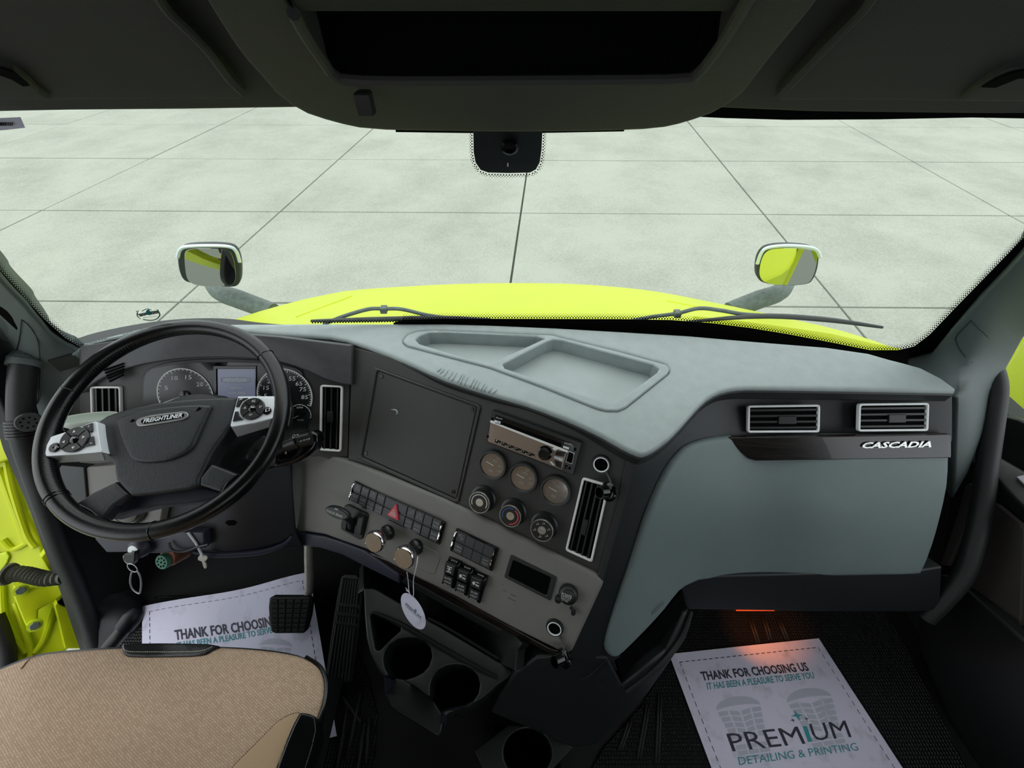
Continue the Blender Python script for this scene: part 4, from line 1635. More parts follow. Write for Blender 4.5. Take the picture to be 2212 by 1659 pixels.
bank(C_(e3, [(235, 178), (2042, 1018), (1925, 1450), (112, 568)]), C_(e3, [(242, 212), (1965, 990), (1868, 1412), (148, 570)]),
     [[(e3(230, 200), .009), (e3(200, 290), .011), (e3(175, 390), .008), (e3(145, 480), .010), (e3(130, 560), .009)], [(e3(1985, 1025), .009), (e3(1955, 1110), .011), (e3(1930, 1210), .008), (e3(1905, 1310), .010), (e3(1875, 1415), .009)]], LP,
     [(0, .085, ('SLPR', 'DOME'), None, 'car'), (.085, .175, ('AMBT', 'LIGHT'), None, 'lamp'), (.175, .265, ('FOOT', 'WELL'), None, 'car'), (.265, .358, ('DOME', 'LIGHT'), None, 'lamp'),
      (.358, .614, 'HAZ', None, None), (.614, .708, ('UTLT', 'LIGHT'), None, 'beam'), (.708, .808, ('ATC', 'SPIN'), None, 'car'), (.808, .904, None, None, None),
      (.904, 1, ('ENG', 'SHDN'), ('OVER', 'RIDE'), None)], 'long bank of switches with the red hazard triangle in it')
bank(C_(e4, [(310, 160), (945, 462), (850, 795), (222, 480)]), C_(e4, [(330, 192), (872, 455), (795, 755), (262, 492)]),
     [[(e4(318, 190), .009), (e4(290, 260), .011), (e4(265, 340), .008), (e4(248, 400), .010), (e4(235, 478), .009)], [(e4(892, 470), .009), (e4(870, 540), .011), (e4(850, 610), .008), (e4(830, 680), .010), (e4(808, 765), .009)]], LP,
     [(0, .25, ('HBA', 'OFF'), None, 'off'), (.25, .5, None, None, None), (.5, .75, None, None, None), (.75, 1, ('LIGHT', 'TEST'), None, None)], 'short bank of eight grey switch keys left of the empty slot')


def rocker(base, up, dn, side, label, t0, t1, t2, icon):
    t = thing('rocker_switch', label, 'switch', LP.at(*base[3]), 'rocker switches below the short switch bank')
    part('housing', raised(MB(), LP, base, 0, .006, .001), 'black_gloss', t)
    part('upper_key', raised(MB(), LP, up, 0, .016, .0012), 'switch_dark', t)
    part('lower_key', raised(MB(), LP, dn, 0, .012, .0012), 'switch_dark', t)
    part('cheek', raised(MB(), LP, side, 0, .013, .001), 'black_gloss', t)
    U, D = quadmap(*up), quadmap(*dn)
    B = quadmap(*base)
    lettering(t, LP.off(.0061), [(B(.25, .055), B(.75, .055), B(.25, .005), t0), (B(.15, .985), B(.75, .985), B(.15, .935), t2)], h=.0003)
    lettering(t, LP.off(.012), [(D(.15, .45), D(.85, .45), D(.15, .22), t1[0]), (D(.15, .85), D(.85, .85), D(.15, .62), t1[1])], h=.0003)
    mb = MB()
    q = LP.off(.016)
    for x0, y0, x1, y1 in icon:
        mb.prism(q, [q.ab(*U(x0, y0)), q.ab(*U(x1, y0)), q.ab(*U(x1, y1)), q.ab(*U(x0, y1))], 0, .0003)
    part('symbol', mb, 'print_white', t)


ax = [(.3, .2, .7, .27), (.3, .42, .7, .49), (.3, .70, .7, .77), (.45, .2, .53, .77), (.28, .16, .34, .31), (.66, .16, .72, .31), (.28, .66, .34, .81), (.66, .66, .72, .81)]
tk = [(.18, .45, .42, .62), (.28, .36, .42, .45), (.42, .56, .85, .62), (.24, .62, .34, .72), (.55, .62, .64, .72), (.72, .62, .80, .72), (.5, .3, .8, .36)]
rocker(C_(e4, [(195, 588), (385, 660), (280, 1058), (92, 970)]), C_(e4, [(148, 665), (298, 720), (268, 862), (125, 805)]), C_(e4, [(128, 832), (265, 885), (248, 1010), (108, 952)]),
       C_(e4, [(300, 718), (370, 690), (345, 830), (270, 862)]), 'rocker switch lettered INTR AXLE, left of the three', 'LOCK', ('INTR', 'AXLE'), 'UNLOCK', ax)
rocker(C_(e4, [(392, 685), (578, 765), (475, 1165), (288, 1080)]), C_(e4, [(345, 762), (492, 825), (462, 970), (325, 905)]), C_(e4, [(322, 940), (465, 995), (445, 1120), (305, 1060)]),
       C_(e4, [(495, 822), (565, 795), (540, 935), (464, 968)]), 'rocker switch lettered AIR SLIDE, middle of the three', 'SLIDE', ('AIR', 'SLIDE'), 'LOCK', tk)
rocker(C_(e4, [(592, 795), (778, 880), (668, 1275), (485, 1185)]), C_(e4, [(540, 868), (692, 935), (665, 1075), (522, 1010)]), C_(e4, [(522, 1040), (662, 1100), (642, 1228), (500, 1165)]),
       C_(e4, [(695, 932), (765, 905), (742, 1040), (667, 1072)]), 'rocker switch lettered SUSP HGT, right of the three', 'LOWER', ('SUSP', 'HGT'), 'NORMAL', tk)

# trailer brake lever ----------------------------------------------------
tb = thing('trailer_brake_lever', 'black trailer brake lever in a square bezel on the grey panel', 'lever', LP.at(*cC(200, 480)))
bz = C_(cC, [(150, 318), (180, 312), (322, 378), (328, 400), (285, 570), (262, 576), (125, 500), (122, 470)])
part('bezel', raised(MB(), LP, bz, 0, .006, .002, rnd=.004), 'plastic_black', tb)
part('well', MB().pprism(LP.off(.006), C_(cC, [(175, 400), (235, 420), (222, 530), (160, 500)]), 0, .0006), 'void', tb)
part('side_cheek', raised(MB(), LP, C_(cC, [(245, 400), (300, 400), (275, 545), (232, 530)]), .004, .014, .003), 'plastic_black', tb)
hp = LP.off(.05)
P1, P2 = cC(5, 345), cC(182, 412)
ell = []
for i in range(24):
    an = 2 * math.pi * i / 24
    u_ = (math.cos(an), math.sin(an))
    cx, cy = (P1[0] + P2[0]) / 2, (P1[1] + P2[1]) / 2 - .5
    dx, dy = (P2[0] - P1[0]) / 2, (P2[1] - P1[1]) / 2
    ell.append((cx + dx * u_[0] - .42 * dy * u_[1], cy + dy * u_[0] + 11.5 * u_[1]))
part('paddle', MB().prism(hp, [hp.ab(*q) for q in ell], -.008, 0, .003, ), 'plastic_black', tb)
part('stem', MB().tube([LP.at(*cC(205, 470), .004), LP.at(*cC(195, 430), .02), LP.at(*cC(150, 400), .042)], [.009, .007, .006], 10, k=4), 'plastic_black', tb)
lettering(tb, hp, [(cC(14, 362), cC(136, 412), cC(18, 344), 'TRAILER BRAKE'), (cC(78, 348), cC(104, 355), cC(80, 336), '=')], h=.0004)


# brake valve knobs -----------------------------------------------------
def vknob(c, rr, label, base):
    h = .050
    t = thing('brake_valve', label, 'knob', LP.at(*base), 'round brake valve knobs on the grey panel')
    a, b = LP.off(h).ab(*c)
    a2, b2 = LP.ab(*base)
    mb = MB()
    mb.lathe(LP, a, b, [(.0165, -.002), (.0165, .006), (.0125, .010), (.0110, .028), (.0135, .034)], 28)
    part('shaft', mb, 'plastic_satin', t)
    mb = MB()
    mb.lathe(LP, a, b, [(.0125, .030), (rr * .93, .034), (rr, .038), (rr, .044), (rr * .97, .048), (rr * .9, h), (rr * .87, h - .0006)], 40)
    part('chrome_rim', mb, 'chrome', t)
    mb = MB()
    mb.lathe(LP, a, b, [(rr * .88, h - .003), (rr * .88, h + .0001), (0, h + .0001)], 40)
    part('tan_cap', mb, 'knob_tan', t)
    return t


vknob(e3(610, 1405), .0225, 'tan-capped chrome brake knob beside the trailer brake lever', e3(900, 1390))
vknob(cC(588, 714), .0232, 'tan-capped chrome brake knob with the tag hanging from it', cC(730, 700))

# hanging tag
TG = Plane(LP.at(892, 1320, .05), [-.2, -.62, .76])
tg = thing('hanging_tag', 'white oval printed tag hanging on string from the brake knob', 'tag', TG.at(892, 1355))
el = []
for i in range(36):
    an = 2 * math.pi * i / 36
    dx, dy = .478, .878
    el.append((892.6 + dx * 43.5 * math.cos(an) - dy * 19.5 * math.sin(an), 1320.5 + dy * 43.5 * math.cos(an) + dx * 19.5 * math.sin(an)))
part('card', MB().prism(TG, [TG.ab(*q) for q in el], -.0006, 0, .0002), 'paper', tg)
mb = MB()
mb.tube([LP.at(*cC(700, 700), .045), LP.at(*cC(690, 770), .055), TG.at(*cC(668, 870), .001), TG.at(*cC(668, 985), .001), TG.at(*cC(655, 1010), .0012), TG.at(*cC(645, 985), .001)], .0007, 6, k=4)
mb.tube([LP.at(*cC(618, 815), .053), TG.at(*cC(628, 880), .001), TG.at(*cC(635, 965), .001), TG.at(*cC(648, 990), .0015)], .0007, 6, k=4)
mb.tube([TG.at(*cC(608, 932), .003), TG.at(*cC(640, 968), .001), TG.at(*cC(612, 950), .003)], .0006, 6, k=3)
part('string', mb, 'white_plastic', tg)
lettering(tg, TG, [(d5(655, 428), d5(765, 528), d5(660, 408), 'PREMIUM')], 'navy_ink', h=.0003)
lettering(tg, TG, [(d5(658, 440), d5(768, 540), d5(660, 433), 'DETAILING & PRINTING')], 'print_grey', h=.0003)
part('star', MB().pprism(TG, C_(d5, [(728, 450), (733, 462), (742, 466), (733, 470), (729, 482), (724, 468), (716, 464), (724, 461)]), 0, .0003), 'teal', tg)

# ================================================================== INSTRUMENT CLUSTER
cl = thing('instrument_cluster', 'instrument cluster with screen and dials behind the steering wheel', 'instruments', CF.at(480, 900))
CC = CF.off(.001)
co2 = C_(d2, [(30, 500), (40, 400), (90, 320), (200, 270), (400, 220), (700, 190), (1100, 185), (1450, 200), (1700, 235), (1850, 275), (1960, 320), (2000, 420), (2030, 700), (2035, 1110), (1500, 1130), (600, 1000), (20, 800)])
part('housing', MB().patch(CC, co2, thick=.012, rnd=3, step=40), 'plastic_black', cl)
co3 = C_(d2, [(60, 480), (80, 380), (160, 315), (420, 265), (700, 240), (1100, 235), (1450, 245), (1700, 270), (1880, 310), (1945, 350), (1975, 450), (2000, 800), (2005, 1020), (1500, 1040), (600, 960), (50, 780)])
part('lens', MB().patch(CC.off(.002), co3, thick=.002, step=40), 'gauge_face', cl)
part('screen_frame', MB().frame(CC.off(.002), [CC.ab(*d2(*q)) for q in ((905, 275), (1415, 275), (1420, 1000), (915, 1000))], [CC.ab(*d2(*q)) for q in ((940, 312), (1402, 312), (1405, 960), (950, 960))], 0, .002, .0006), 'black_gloss', cl)
mat('screen', '#6c7183', .3, emit='#6f7488', es=.35)
scr = part('screen', MB().pprism(CC.off(.002), C_(d2, [(945, 315), (1400, 315), (1403, 955), (952, 955)]), 0, .0008), 'screen', cl)
SS = CC.off(.0032)
lettering(scr, SS, [(d2(1020, 466), d2(1290, 466), d2(1020, 428), 'FREIGHTLINER'), (d2(1100, 560), d2(1225, 560), d2(1100, 532), '10:39 am'), (d2(1060, 618), d2(1265, 618), d2(1060, 590), '03/04 /2026')],
          'print_white', shear=.3, bold=.01)
mb = MB()
mb.tube([SS.at(*d2(*q)) for q in ((1000, 420), (1160, 414), (1310, 420), (1328, 445), (1310, 470), (1160, 476), (1000, 470), (984, 445))], .0006, 6, closed=True, k=4)
part('emblem_outline', mb, 'print_grey', scr)


def dial(c, R, nums, needle, a0, a1, nt):
    S = CC.off(.0032)
    a, b = S.ab(*c)
    d = part('dial', MB().lathe(S, a, b, [(R, -.001), (R, 0), (0, .0)], 36), 'gauge_face', cl)
    mb = MB()
    arcband(mb, S, (a, b), R * .96, R, math.radians(a0), math.radians(a1), 0, .0005, 36)
    for i in range(nt + 1):
        an = math.radians(a0 + (a1 - a0) * i / nt)
        ca, sa = math.cos(an), math.sin(an)
        r0 = .86 if i % 5 == 0 else .91
        k = .012 * R
        mb.prism(S, [(a + R * r0 * ca - k * sa, b + R * r0 * sa + k * ca), (a + R * r0 * ca + k * sa, b + R * r0 * sa - k * ca), (a + R * .96 * ca + k * sa, b + R * .96 * sa - k * ca),
                     (a + R * .96 * ca - k * sa, b + R * .96 * sa + k * ca)], 0, .0004)
    part('scale', mb, 'print_white', d)
    mb = MB()
    for s, an, w_ in nums:
        vv, ff = text_geo(s)
        x0, y0 = vv.min(0)
        x1, y1 = vv.max(0)
        h_ = .15 * R
        cx, cy = a + R * .70 * math.cos(math.radians(an)), b + R * .70 * math.sin(math.radians(an))
        mb.add([S.w(cx + w_ * R * ((p - x0) / (x1 - x0) - .5) + .2 * h_ * (q - y0) / (y1 - y0), cy + h_ * ((q - y0) / (y1 - y0) - .5), .0004) for p, q in vv], ff)
    part('numbers', mb, 'print_white', d, recalc=False)
    an = math.radians(needle)
    ca, sa = math.cos(an), math.sin(an)
    k = .02 * R
    mb = MB().prism(S, [(a - k * sa, b + k * ca), (a + k * sa, b - k * ca), (a + R * .88 * ca + k * .4 * sa, b + R * .88 * sa - k * .4 * ca), (a + R * .88 * ca - k * .4 * sa, b + R * .88 * sa + k * .4 * ca)], .001, .003)
    part('needle', mb, 'print_white', d)
    part('needle_hub', MB().lathe(S, a, b, [(.18 * R, 0), (.17 * R, .004), (0, .005)], 20), 'black_gloss', d)


dial(d2(555, 632), .0600, [('5', 155, .12), ('10', 113, .22), ('15', 72, .22), ('20', 35, .24), ('25', -5, .24)], 197, 200, -20, 25)
dial(d2(1742, 632), .0600, [('5', 180, .12), ('15', 155, .2), ('25', 130, .24), ('55', 62, .24), ('65', 38, .24), ('75', 18, .24), ('85', -6, .24)], 205, 205, -25, 45)
dial(d2(1930, 862), .0235, [('200', 90, .6)], 205, 200, -20, 10)
lettering(cl, CC.off(.0032), [(d2(1893, 935), d2(1968, 935), d2(1893, 915), 'WATER')], 'print_grey')
# mug behind the wheel
mg = thing('cup', 'pale green cup standing behind the steering wheel, left', 'cup', OZ(184, 940, .60))
MP = Plane(OZ(184, 902, .735), [0, .60, .78])
a, b = MP.ab(184, 902)
r = .0485
part('cup_body', MB().lathe(MP, a, b, [(r * .80, -.07), (r * .97, -.012)], 40), 'copper', mg)
part('cup_inside', MB().lathe(MP, a, b, [(r * .93, .0), (r * .80, -.030), (0, -.032)], 40), 'cup_green', mg)
part('cup_rim', MB().lathe(MP, a, b, [(r * .96, -.012), (r, -.008), (r, -.001), (r * .97, .001), (r * .93, 0), (r * .92, -.006)], 40, caps=False), 'cup_rim', mg)

# ================================================================== STEERING WHEEL
WC = CAM + .95 * (np.array([-.6523, .4435, .7635]) - CAM)
WP = Plane(WC, [.089, -.358, .93])
RW, RT_ = .1905, .0146
sw = thing('steering_wheel', 'black leather steering wheel with silver button pads', 'steering wheel', WC)
ang0 = math.radians(0)
pts = [WP.w(RW * math.cos(t), RW * math.sin(t)) for t in [2 * math.pi * i / 96 for i in range(96)]]
part('rim', MB().tube(pts, RT_, 16, closed=True), 'leather', sw)


def wang(px, py):
    a, b = WP.ab(px, py)
    return math.atan2(b, a)


for c in ((135, 838), (588, 760), (99, 1088), (333, 1150), (106, 1092)):
    t = wang(*c)
    mb = MB()
    rd = WP.u * math.cos(t) + WP.v * math.sin(t)
    mb.tube([WC + rd * (RW + (RT_ + .0003) * math.cos(q)) + WP.n * (RT_ + .0003) * math.sin(q) for q in [2 * math.pi * j / 20 for j in range(20)]], .0009, 6, closed=True)
    part('rim_seam', mb, 'black_gloss', sw)
# stitching along the inside of the rim
mb = MB()
for i in range(230):
    t = 2 * math.pi * i / 230
    if math.radians(215) < t < math.radians(318):
        continue
    for q0, q1, dt in ((math.radians(150), math.radians(172), .010),):
        A = []
        for q, d_ in ((q0, 0), (q1, dt)):
            rd = WP.u * math.cos(t + d_) + WP.v * math.sin(t + d_)
            A.append(WC + rd * (RW + (RT_ + .0004) * math.cos(q)) + WP.n * (RT_ + .0004) * math.sin(q))
        mb.tube(A, .0004, 5)
part('stitching', mb, 'hub_plastic', sw, kind='stuff')

HB = WP.off(-.004)
hubo = [(212, 909), (228, 898), (252, 889), (290, 879), (332, 870), (380, 864), (431, 859), (480, 857), (512, 857), (505, 885), (498, 918), (484, 940), (468, 962), (455, 982), (447, 1000), (438, 1018), (431, 1032), (428, 1047),
        (410, 1054), (350, 1063), (300, 1069), (282, 1071), (268, 1058), (249, 1036), (246, 1020), (245, 1005), (236, 990), (226, 978), (219, 955), (215, 930)]
mb = MB()
mb.patch(HB, hubo, thick=.035, rnd=7, step=18)
part('hub_cover', mb, 'hub_plastic', sw)
inner = [(247, 902), (252, 925), (258, 945), (267, 966), (276, 985), (286, 995), (302, 999), (331, 999), (362, 995), (391, 984), (408, 973), (418, 960), (426, 940), (438, 916), (448, 893), (458, 874), (430, 872), (380, 875), (300, 886)]
mb = MB().patch(HB.off(.006), [tuple(q) for q in chaikin(inner, 1)], thick=.010, rnd=7, step=16)
part('hub_pad', mb, 'hub_plastic', sw)
HE = HB.off(.0065)
# emblem
em = [HE.ab(*d2(*q)) for q in ((0, 975), (0, 965))]
eo = C_(cA, [(888, 795), (895, 775), (930, 758), (1000, 744), (1150, 726), (1200, 722), (1222, 728), (1232, 745), (1222, 765), (1190, 778), (1050, 800), (930, 818), (900, 815)])
emb = part('emblem', MB().pprism(HE, chaikin(eo, 1), 0, .0016, .0006), 'chrome_satin', sw)
ei = C_(cA, [(918, 788), (925, 775), (960, 762), (1100, 742), (1180, 730), (1200, 735), (1202, 748), (1190, 762), (1050, 785), (960, 800), (930, 803)])
part('emblem_inset', MB().pprism(HE.off(.0016), chaikin(ei, 1), 0, .0003), 'black_gloss', emb)
mb = MB()
text_px(mb, HE.off(.0019), cA(930, 797), cA(1185, 757), cA(934, 769), 'FREIGHTLINER', h=.0002, bold=.03, thick=.0006, shear=.25)
part('emblem_name', mb, 'silver', emb)
for q in (((825, 783), (850, 785), (872, 772)), ((1258, 706), (1282, 712), (1305, 693))):
    part('horn_mark', MB().tube([HE.at(*cA(*z), .0003) for z in q], [.0005, .0013, .0022], 6, k=3), 'black_gloss', sw)

# button pads
PB = WP.off(.012)


def pod(face, skirt, dpad, rd_, small, extra, label):
    p = part('button_pad', MB().patch(PB, face, thick=.016, rnd=1.5, step=14), 'silver', sw, label=label)
    part('pad_skirt', MB().patch(Surf([(skirt[0][0], skirt[0][1], PB, 0), (skirt[1][0], skirt[1][1], PB, 0), (skirt[2][0], skirt[2][1], PB, .020), (skirt[3][0], skirt[3][1], PB, .020)]), skirt, thick=.003, step=14), 'silver_dark', sw)
    S = PB.off(.004)
    a, b = S.ab(*dpad)
    part('ring_button', MB().lathe(PB, a, b, [(rd_, 0), (rd_, .003), (rd_ * .93, .0045), (rd_ * .36, .0040), (rd_ * .34, .002)], 36), 'plastic_satin', p)
    part('centre_button', MB().lathe(PB, a, b, [(rd_ * .32, .001), (rd_ * .31, .004), (rd_ * .22, .0055), (0, .006)], 24), 'black_gloss', p)
    mb = MB()
    for an in (40, 130, 220, 310):
        ca, sa = math.cos(math.radians(an)), math.sin(math.radians(an))
        mb.tube([PB.w(a + rd_ * .36 * ca, b + rd_ * .36 * sa, .0043), PB.w(a + rd_ * .95 * ca, b + rd_ * .95 * sa, .0045)], .0007, 5)
    part('button_gap', mb, 'void', p)
    for c, r_ in small:
        a2, b2 = PB.ab(*c)
        part('round_button', MB().lathe(PB, a2, b2, [(r_, 0), (r_, .0025), (r_ * .8, .003), (0, .002)], 24), 'black_gloss', p)
    for q in extra:
        part('corner_button', MB().pprism(PB, q, 0, .0028, .0008), 'plastic_satin', p)
    return p, a, b


pl1, a, b = pod(C_(cA, [(330, 885), (350, 878), (480, 836), (618, 784), (632, 792), (640, 870), (655, 960), (662, 985), (480, 1000), (300, 1012), (292, 995), (302, 940)]),
                C_(cA, [(300, 1010), (660, 985), (682, 1040), (352, 1056)]), cA(481, 903), .0218, [(cA(362, 957), .0080)],
                [C_(cA, [(540, 822), (608, 797), (610, 850), (598, 858), (575, 838)]), C_(cA, [(598, 888), (614, 884), (622, 940), (548, 952), (582, 925)])], 'silver pad with OK button and arrows')
mb = MB()
r_ = .0218
for an, rot in ((95, 90), (5, 0), (185, 180), (275, 270)):
    cx, cy = a + r_ * .66 * math.cos(math.radians(an)), b + r_ * .66 * math.sin(math.radians(an))
    P = [(cx + .0028 * math.cos(math.radians(rot + k)), cy + .0028 * math.sin(math.radians(rot + k))) for k in (0, 125, 235)]
    mb.prism(PB, P, .0044, .0048)
part('arrows', mb, 'print_white', pl1)
lettering(pl1, PB, [(cA(463, 900), cA(490, 896), cA(465, 886), 'OK'), (cA(570, 824), cA(584, 820), cA(571, 812), '+'), (cA(586, 930), cA(600, 928), cA(586, 926), '-'), (cA(356, 966), cA(382, 960), cA(360, 948), 'r-')], h=.0062)
pr1, a, b = pod(C_(cA, [(1550, 622), (1785, 620), (1795, 630), (1800, 700), (1796, 760), (1650, 795), (1508, 822), (1500, 810), (1520, 730)]),
                C_(cA, [(1506, 820), (1798, 760), (1765, 820), (1546, 886)]), cA(1642, 700), .0208, [(cA(1743, 717), .0072)],
                [C_(cA, [(1556, 636), (1618, 634), (1580, 655), (1560, 692), (1540, 692)]), C_(cA, [(1536, 722), (1554, 722), (1562, 750), (1588, 775), (1520, 786)])], 'silver pad with phone and cruise buttons')
lettering(pr1, PB, [(cA(1622, 748), cA(1645, 745), cA(1622, 738), 'SET'), (cA(1632, 700), cA(1656, 696), cA(1634, 690), '~'), (cA(1640, 664), cA(1662, 660), cA(1642, 646), 'RQ'), (cA(1580, 706), cA(1604, 702), cA(1580, 692), '~R'),
                    (cA(1688, 698), cA(1708, 694), cA(1688, 682), 'G*'), (cA(1560, 650), cA(1580, 640), cA(1560, 640), '~'), (cA(1728, 724), cA(1756, 716), cA(1730, 704), '[]')], h=.0062)

# spokes
for nm, q, m_, h0, h1 in (('side_spoke', C_(cA, [(240, 800), (400, 820), (420, 850), (330, 880), (300, 1000), (350, 1060), (330, 1090), (215, 1030)]), 'leather', -.030, -.016),
                          ('side_spoke', C_(cA, [(1790, 600), (1850, 560), (1900, 700), (1880, 820), (1770, 860), (1800, 760)]), 'leather', -.014, -.001),
                          ('lower_spoke', C_(cA, [(750, 1178), (840, 1262), (740, 1330), (665, 1425), (600, 1400), (495, 1318), (600, 1250)]), 'hub_plastic', -.026, -.006),
                          ('lower_spoke', C_(cA, [(1375, 1062), (1555, 1132), (1500, 1180), (1440, 1245), (1300, 1200), (1302, 1150)]), 'hub_plastic', -.026, -.006)):
    part(nm, MB().patch(WP.off(h1), q, thick=h1 - h0, rnd=5, step=16), m_, sw)
for q in (((500, 1318), (600, 1372), (662, 1428)), ((1550, 1132), (1480, 1190), (1445, 1248))):
    part('spoke_trim', MB().tube([WP.off(-.005).at(*cA(*z)) for z in q], .0012, 6, k=4), 'black_gloss', sw)
# lower back of the hub
part('hub_back', MB().patch(WP.off(-.034), C_(cA, [(700, 1420), (820, 1270), (1290, 1200), (1440, 1240), (1445, 1275), (1300, 1310), (1000, 1340), (850, 1375)]), thick=.03, rnd=6, step=20), 'navy_plastic', sw)

# column and shroud, stalk -----------------------------------------------
colm = thing('steering_column', 'dark steering column shroud under the wheel', 'steering column', WC - WP.n * .3)
mb = MB()
mb.lathe(WP, -.0, -.01, [(.045, -.035), (.075, -.045), (.085, -.075), (.080, -.15), (.060, -.22), (.045, -.30)], 24, su=1.15)
part('shroud', mb, 'side_dark', colm)
mb = MB()
mb.patch(WP.off(-.055), C_(d2, [(1240, 1380), (1290, 1290), (1370, 1190), (1480, 1110), (1620, 1140), (1560, 1270), (1450, 1260), (1370, 1280), (1300, 1350), (1290, 1390)]), thick=.03, rnd=3)
part('shroud_collar', mb, 'hub_plastic', colm)
stk = thing('control_stalk', 'black multi-function stalk with white markings right of the wheel', 'stalk', FA.at(650, 960, .05))
SK = Plane(OZ(655, 960, .70), [.05, -.62, .78])
mb = MB()
mb.patch(SK, C_(d2, [(1620, 1340), (1760, 1240), (1790, 1150), (1850, 1090), (2070, 1050), (2130, 1090), (2140, 1180), (2090, 1290), (2000, 1370), (1870, 1440), (1700, 1490), (1600, 1500)]), thick=.03, rnd=9, step=12)
part('body', mb, 'black_gloss', stk)
mb = MB()
mb.tube([SK.at(*d2(1770, 1235), .006), SK.at(*d2(1880, 1190), .009), SK.at(*d2(2060, 1140), .009)], [.0125, .0120, .0135, .0130], 16, k=5)
part('twist_grip', mb, 'plastic_satin', stk)
part('grip_band', MB().tube([SK.at(*d2(1895, 1185), .0095), SK.at(*d2(1915, 1178), .0095)], .0140, 16), 'black_gloss', stk)
part('stalk_arm', MB().tube([SK.at(*d2(1500, 1380), -.03), SK.at(*d2(1650, 1300), -.008), SK.at(*d2(1790, 1220), .004)], .010, 12, k=4), 'plastic_satin', stk)
lettering(stk, SK, [(d2(1832, 1145), d2(1870, 1128), d2(1832, 1108), 'O'), (d2(1882, 1118), d2(1905, 1108), d2(1882, 1095), '*'), (d2(1925, 1188), d2(1990, 1168), d2(1925, 1172), 'III D'), (d2(2000, 1168), d2(2045, 1156), d2(2000, 1148), 'A D'),
                    (d2(1748, 1335), d2(1768, 1328), d2(1748, 1305), 'R')], h=.0232)

# knee panel, rotary knob and dark lower parts left of the column ----------------------
KP = Plane(OZ(280, 1100, .585), [0, -.80, .60])
part('knee_panel', MB().patch(KP, [(178, 1010), (300, 1000), (420, 1030), (352, 1092), (340, 1165), (300, 1166), (258, 1160), (224, 1130), (186, 1078)], thick=.02, rnd=3), 'panel_grey', dash)
part('knee_panel_edge', MB().patch(KP.off(.004), [(118, 1005), (182, 1010), (188, 1080), (226, 1135), (205, 1130), (150, 1075), (122, 1040)], thick=.02, rnd=3), 'plastic_black', dash)
rk = thing('rotary_switch', 'grey rotary light switch low behind the steering wheel', 'knob', KP.at(272, 1108))
mb = MB()
disc(mb, KP, (272, 1102), [(.036, 0), (.036, .006), (.030, .010), (.026, .008)], 32, h=.008)
part('collar', mb, 'gauge_bezel', rk)
mb = MB()
disc(mb, KP, (272, 1102), [(.0255, .004), (.0255, .012), (.018, .018), (0, .018)], 32, h=.008)
part('knob_face', mb, 'panel_grey', rk)
part('pointer', MB().pprism(KP.off(.018), [(262, 1096), (282, 1088), (285, 1094), (266, 1104)], 0, .003, .001), 'void', rk)
part('lock_panel', MB().patch(Surf([(205, 1165, 'z', .53), (430, 1175, 'z', .52), (300, 1200, 'z', .50), (640, 1160, 'z', .50)]),
                              [(198, 1130), (262, 1150), (440, 1150), (442, 1185), (380, 1192), (352, 1196), (330, 1196), (302, 1193), (230, 1194), (205, 1166)], thick=.02, rnd=3), 'navy_plastic', dash)
cp_ = Surf([(420, 1160, 'z', .51), (625, 1170, 'z', .445), (520, 1080, 'z', .57), (440, 1195, 'z', .485), (600, 1040, 'z', .56)])
part('column_cover', MB().patch(cp_, [(345, 1060), (430, 1060), (560, 1020), (628, 1000), (640, 1150), (655, 1182), (580, 1190), (500, 1196), (430, 1190), (445, 1170), (350, 1150)], thick=.03, rnd=4), 'navy_dark', dash)
part('cover_hole', MB().patch(Off(cp_, .001), C_(cA, [(1465, 1445), (1480, 1432), (1520, 1430), (1545, 1445), (1530, 1462), (1490, 1465)]), thick=.002), 'void', dash)
part('cover_lip', MB().tube([OZ(418, 1193, .49), OZ(470, 1199, .48), OZ(560, 1193, .465), OZ(612, 1176, .455), OZ(630, 1158, .46)], [.003, .006, .006, .005, .003], 8, k=5), 'navy_plastic', dash)
part('bracket_loop', MB().tube([OZ(365, 1172, .53), OZ(372, 1188, .52), OZ(398, 1192, .515), OZ(425, 1182, .52), OZ(450, 1176, .53)], .0025, 8, k=4), 'plastic_black', dash)

ig = thing('ignition_key', 'black-headed key in the ignition lock with steel rings', 'key', OZ(290, 1190, .5))
IP = Plane(OZ(302, 1183, .525), [-.1, -.75, .6])
mb = MB()
mb.lathe(IP, 0, 0, [(.021, -.004), (.021, .004), (.017, .010), (.0125, .012)], 28)
part('lock_collar', mb, 'navy_plastic', ig)
part('lock_cylinder', MB().lathe(IP, 0, 0, [(.0125, .008), (.0120, .0135), (.009, .0145), (0, .0145)], 24), 'silver', ig)
KY = Plane(OZ(283, 1210, .515), [-.2, -.8, .5])
hd_ = C_(d4, [(268, 215), (262, 290), (245, 325), (215, 330), (170, 300), (140, 262), (150, 220), (175, 208), (230, 212), (262, 190)])
part('key_head', MB().pprism(KY, hd_, -.004, .004, .0015), 'plastic_black', ig)
part('key_blade', MB().tube([IP.w(0, 0, .012), KY.at(*d4(262, 215))], .0035, 6), 'plastic_satin', ig)


def ringt(pl, c, r, w_, seg=22, sq=1.0, rot=0):
    a, b = pl.ab(*c)
    return MB().tube([pl.w(a + r * math.cos(t) * math.cos(rot) - sq * r * math.sin(t) * math.sin(rot), b + r * math.cos(t) * math.sin(rot) + sq * r * math.sin(t) * math.cos(rot)) for t in
                      [2 * math.pi * i / seg for i in range(seg)]], w_, 8, closed=True)


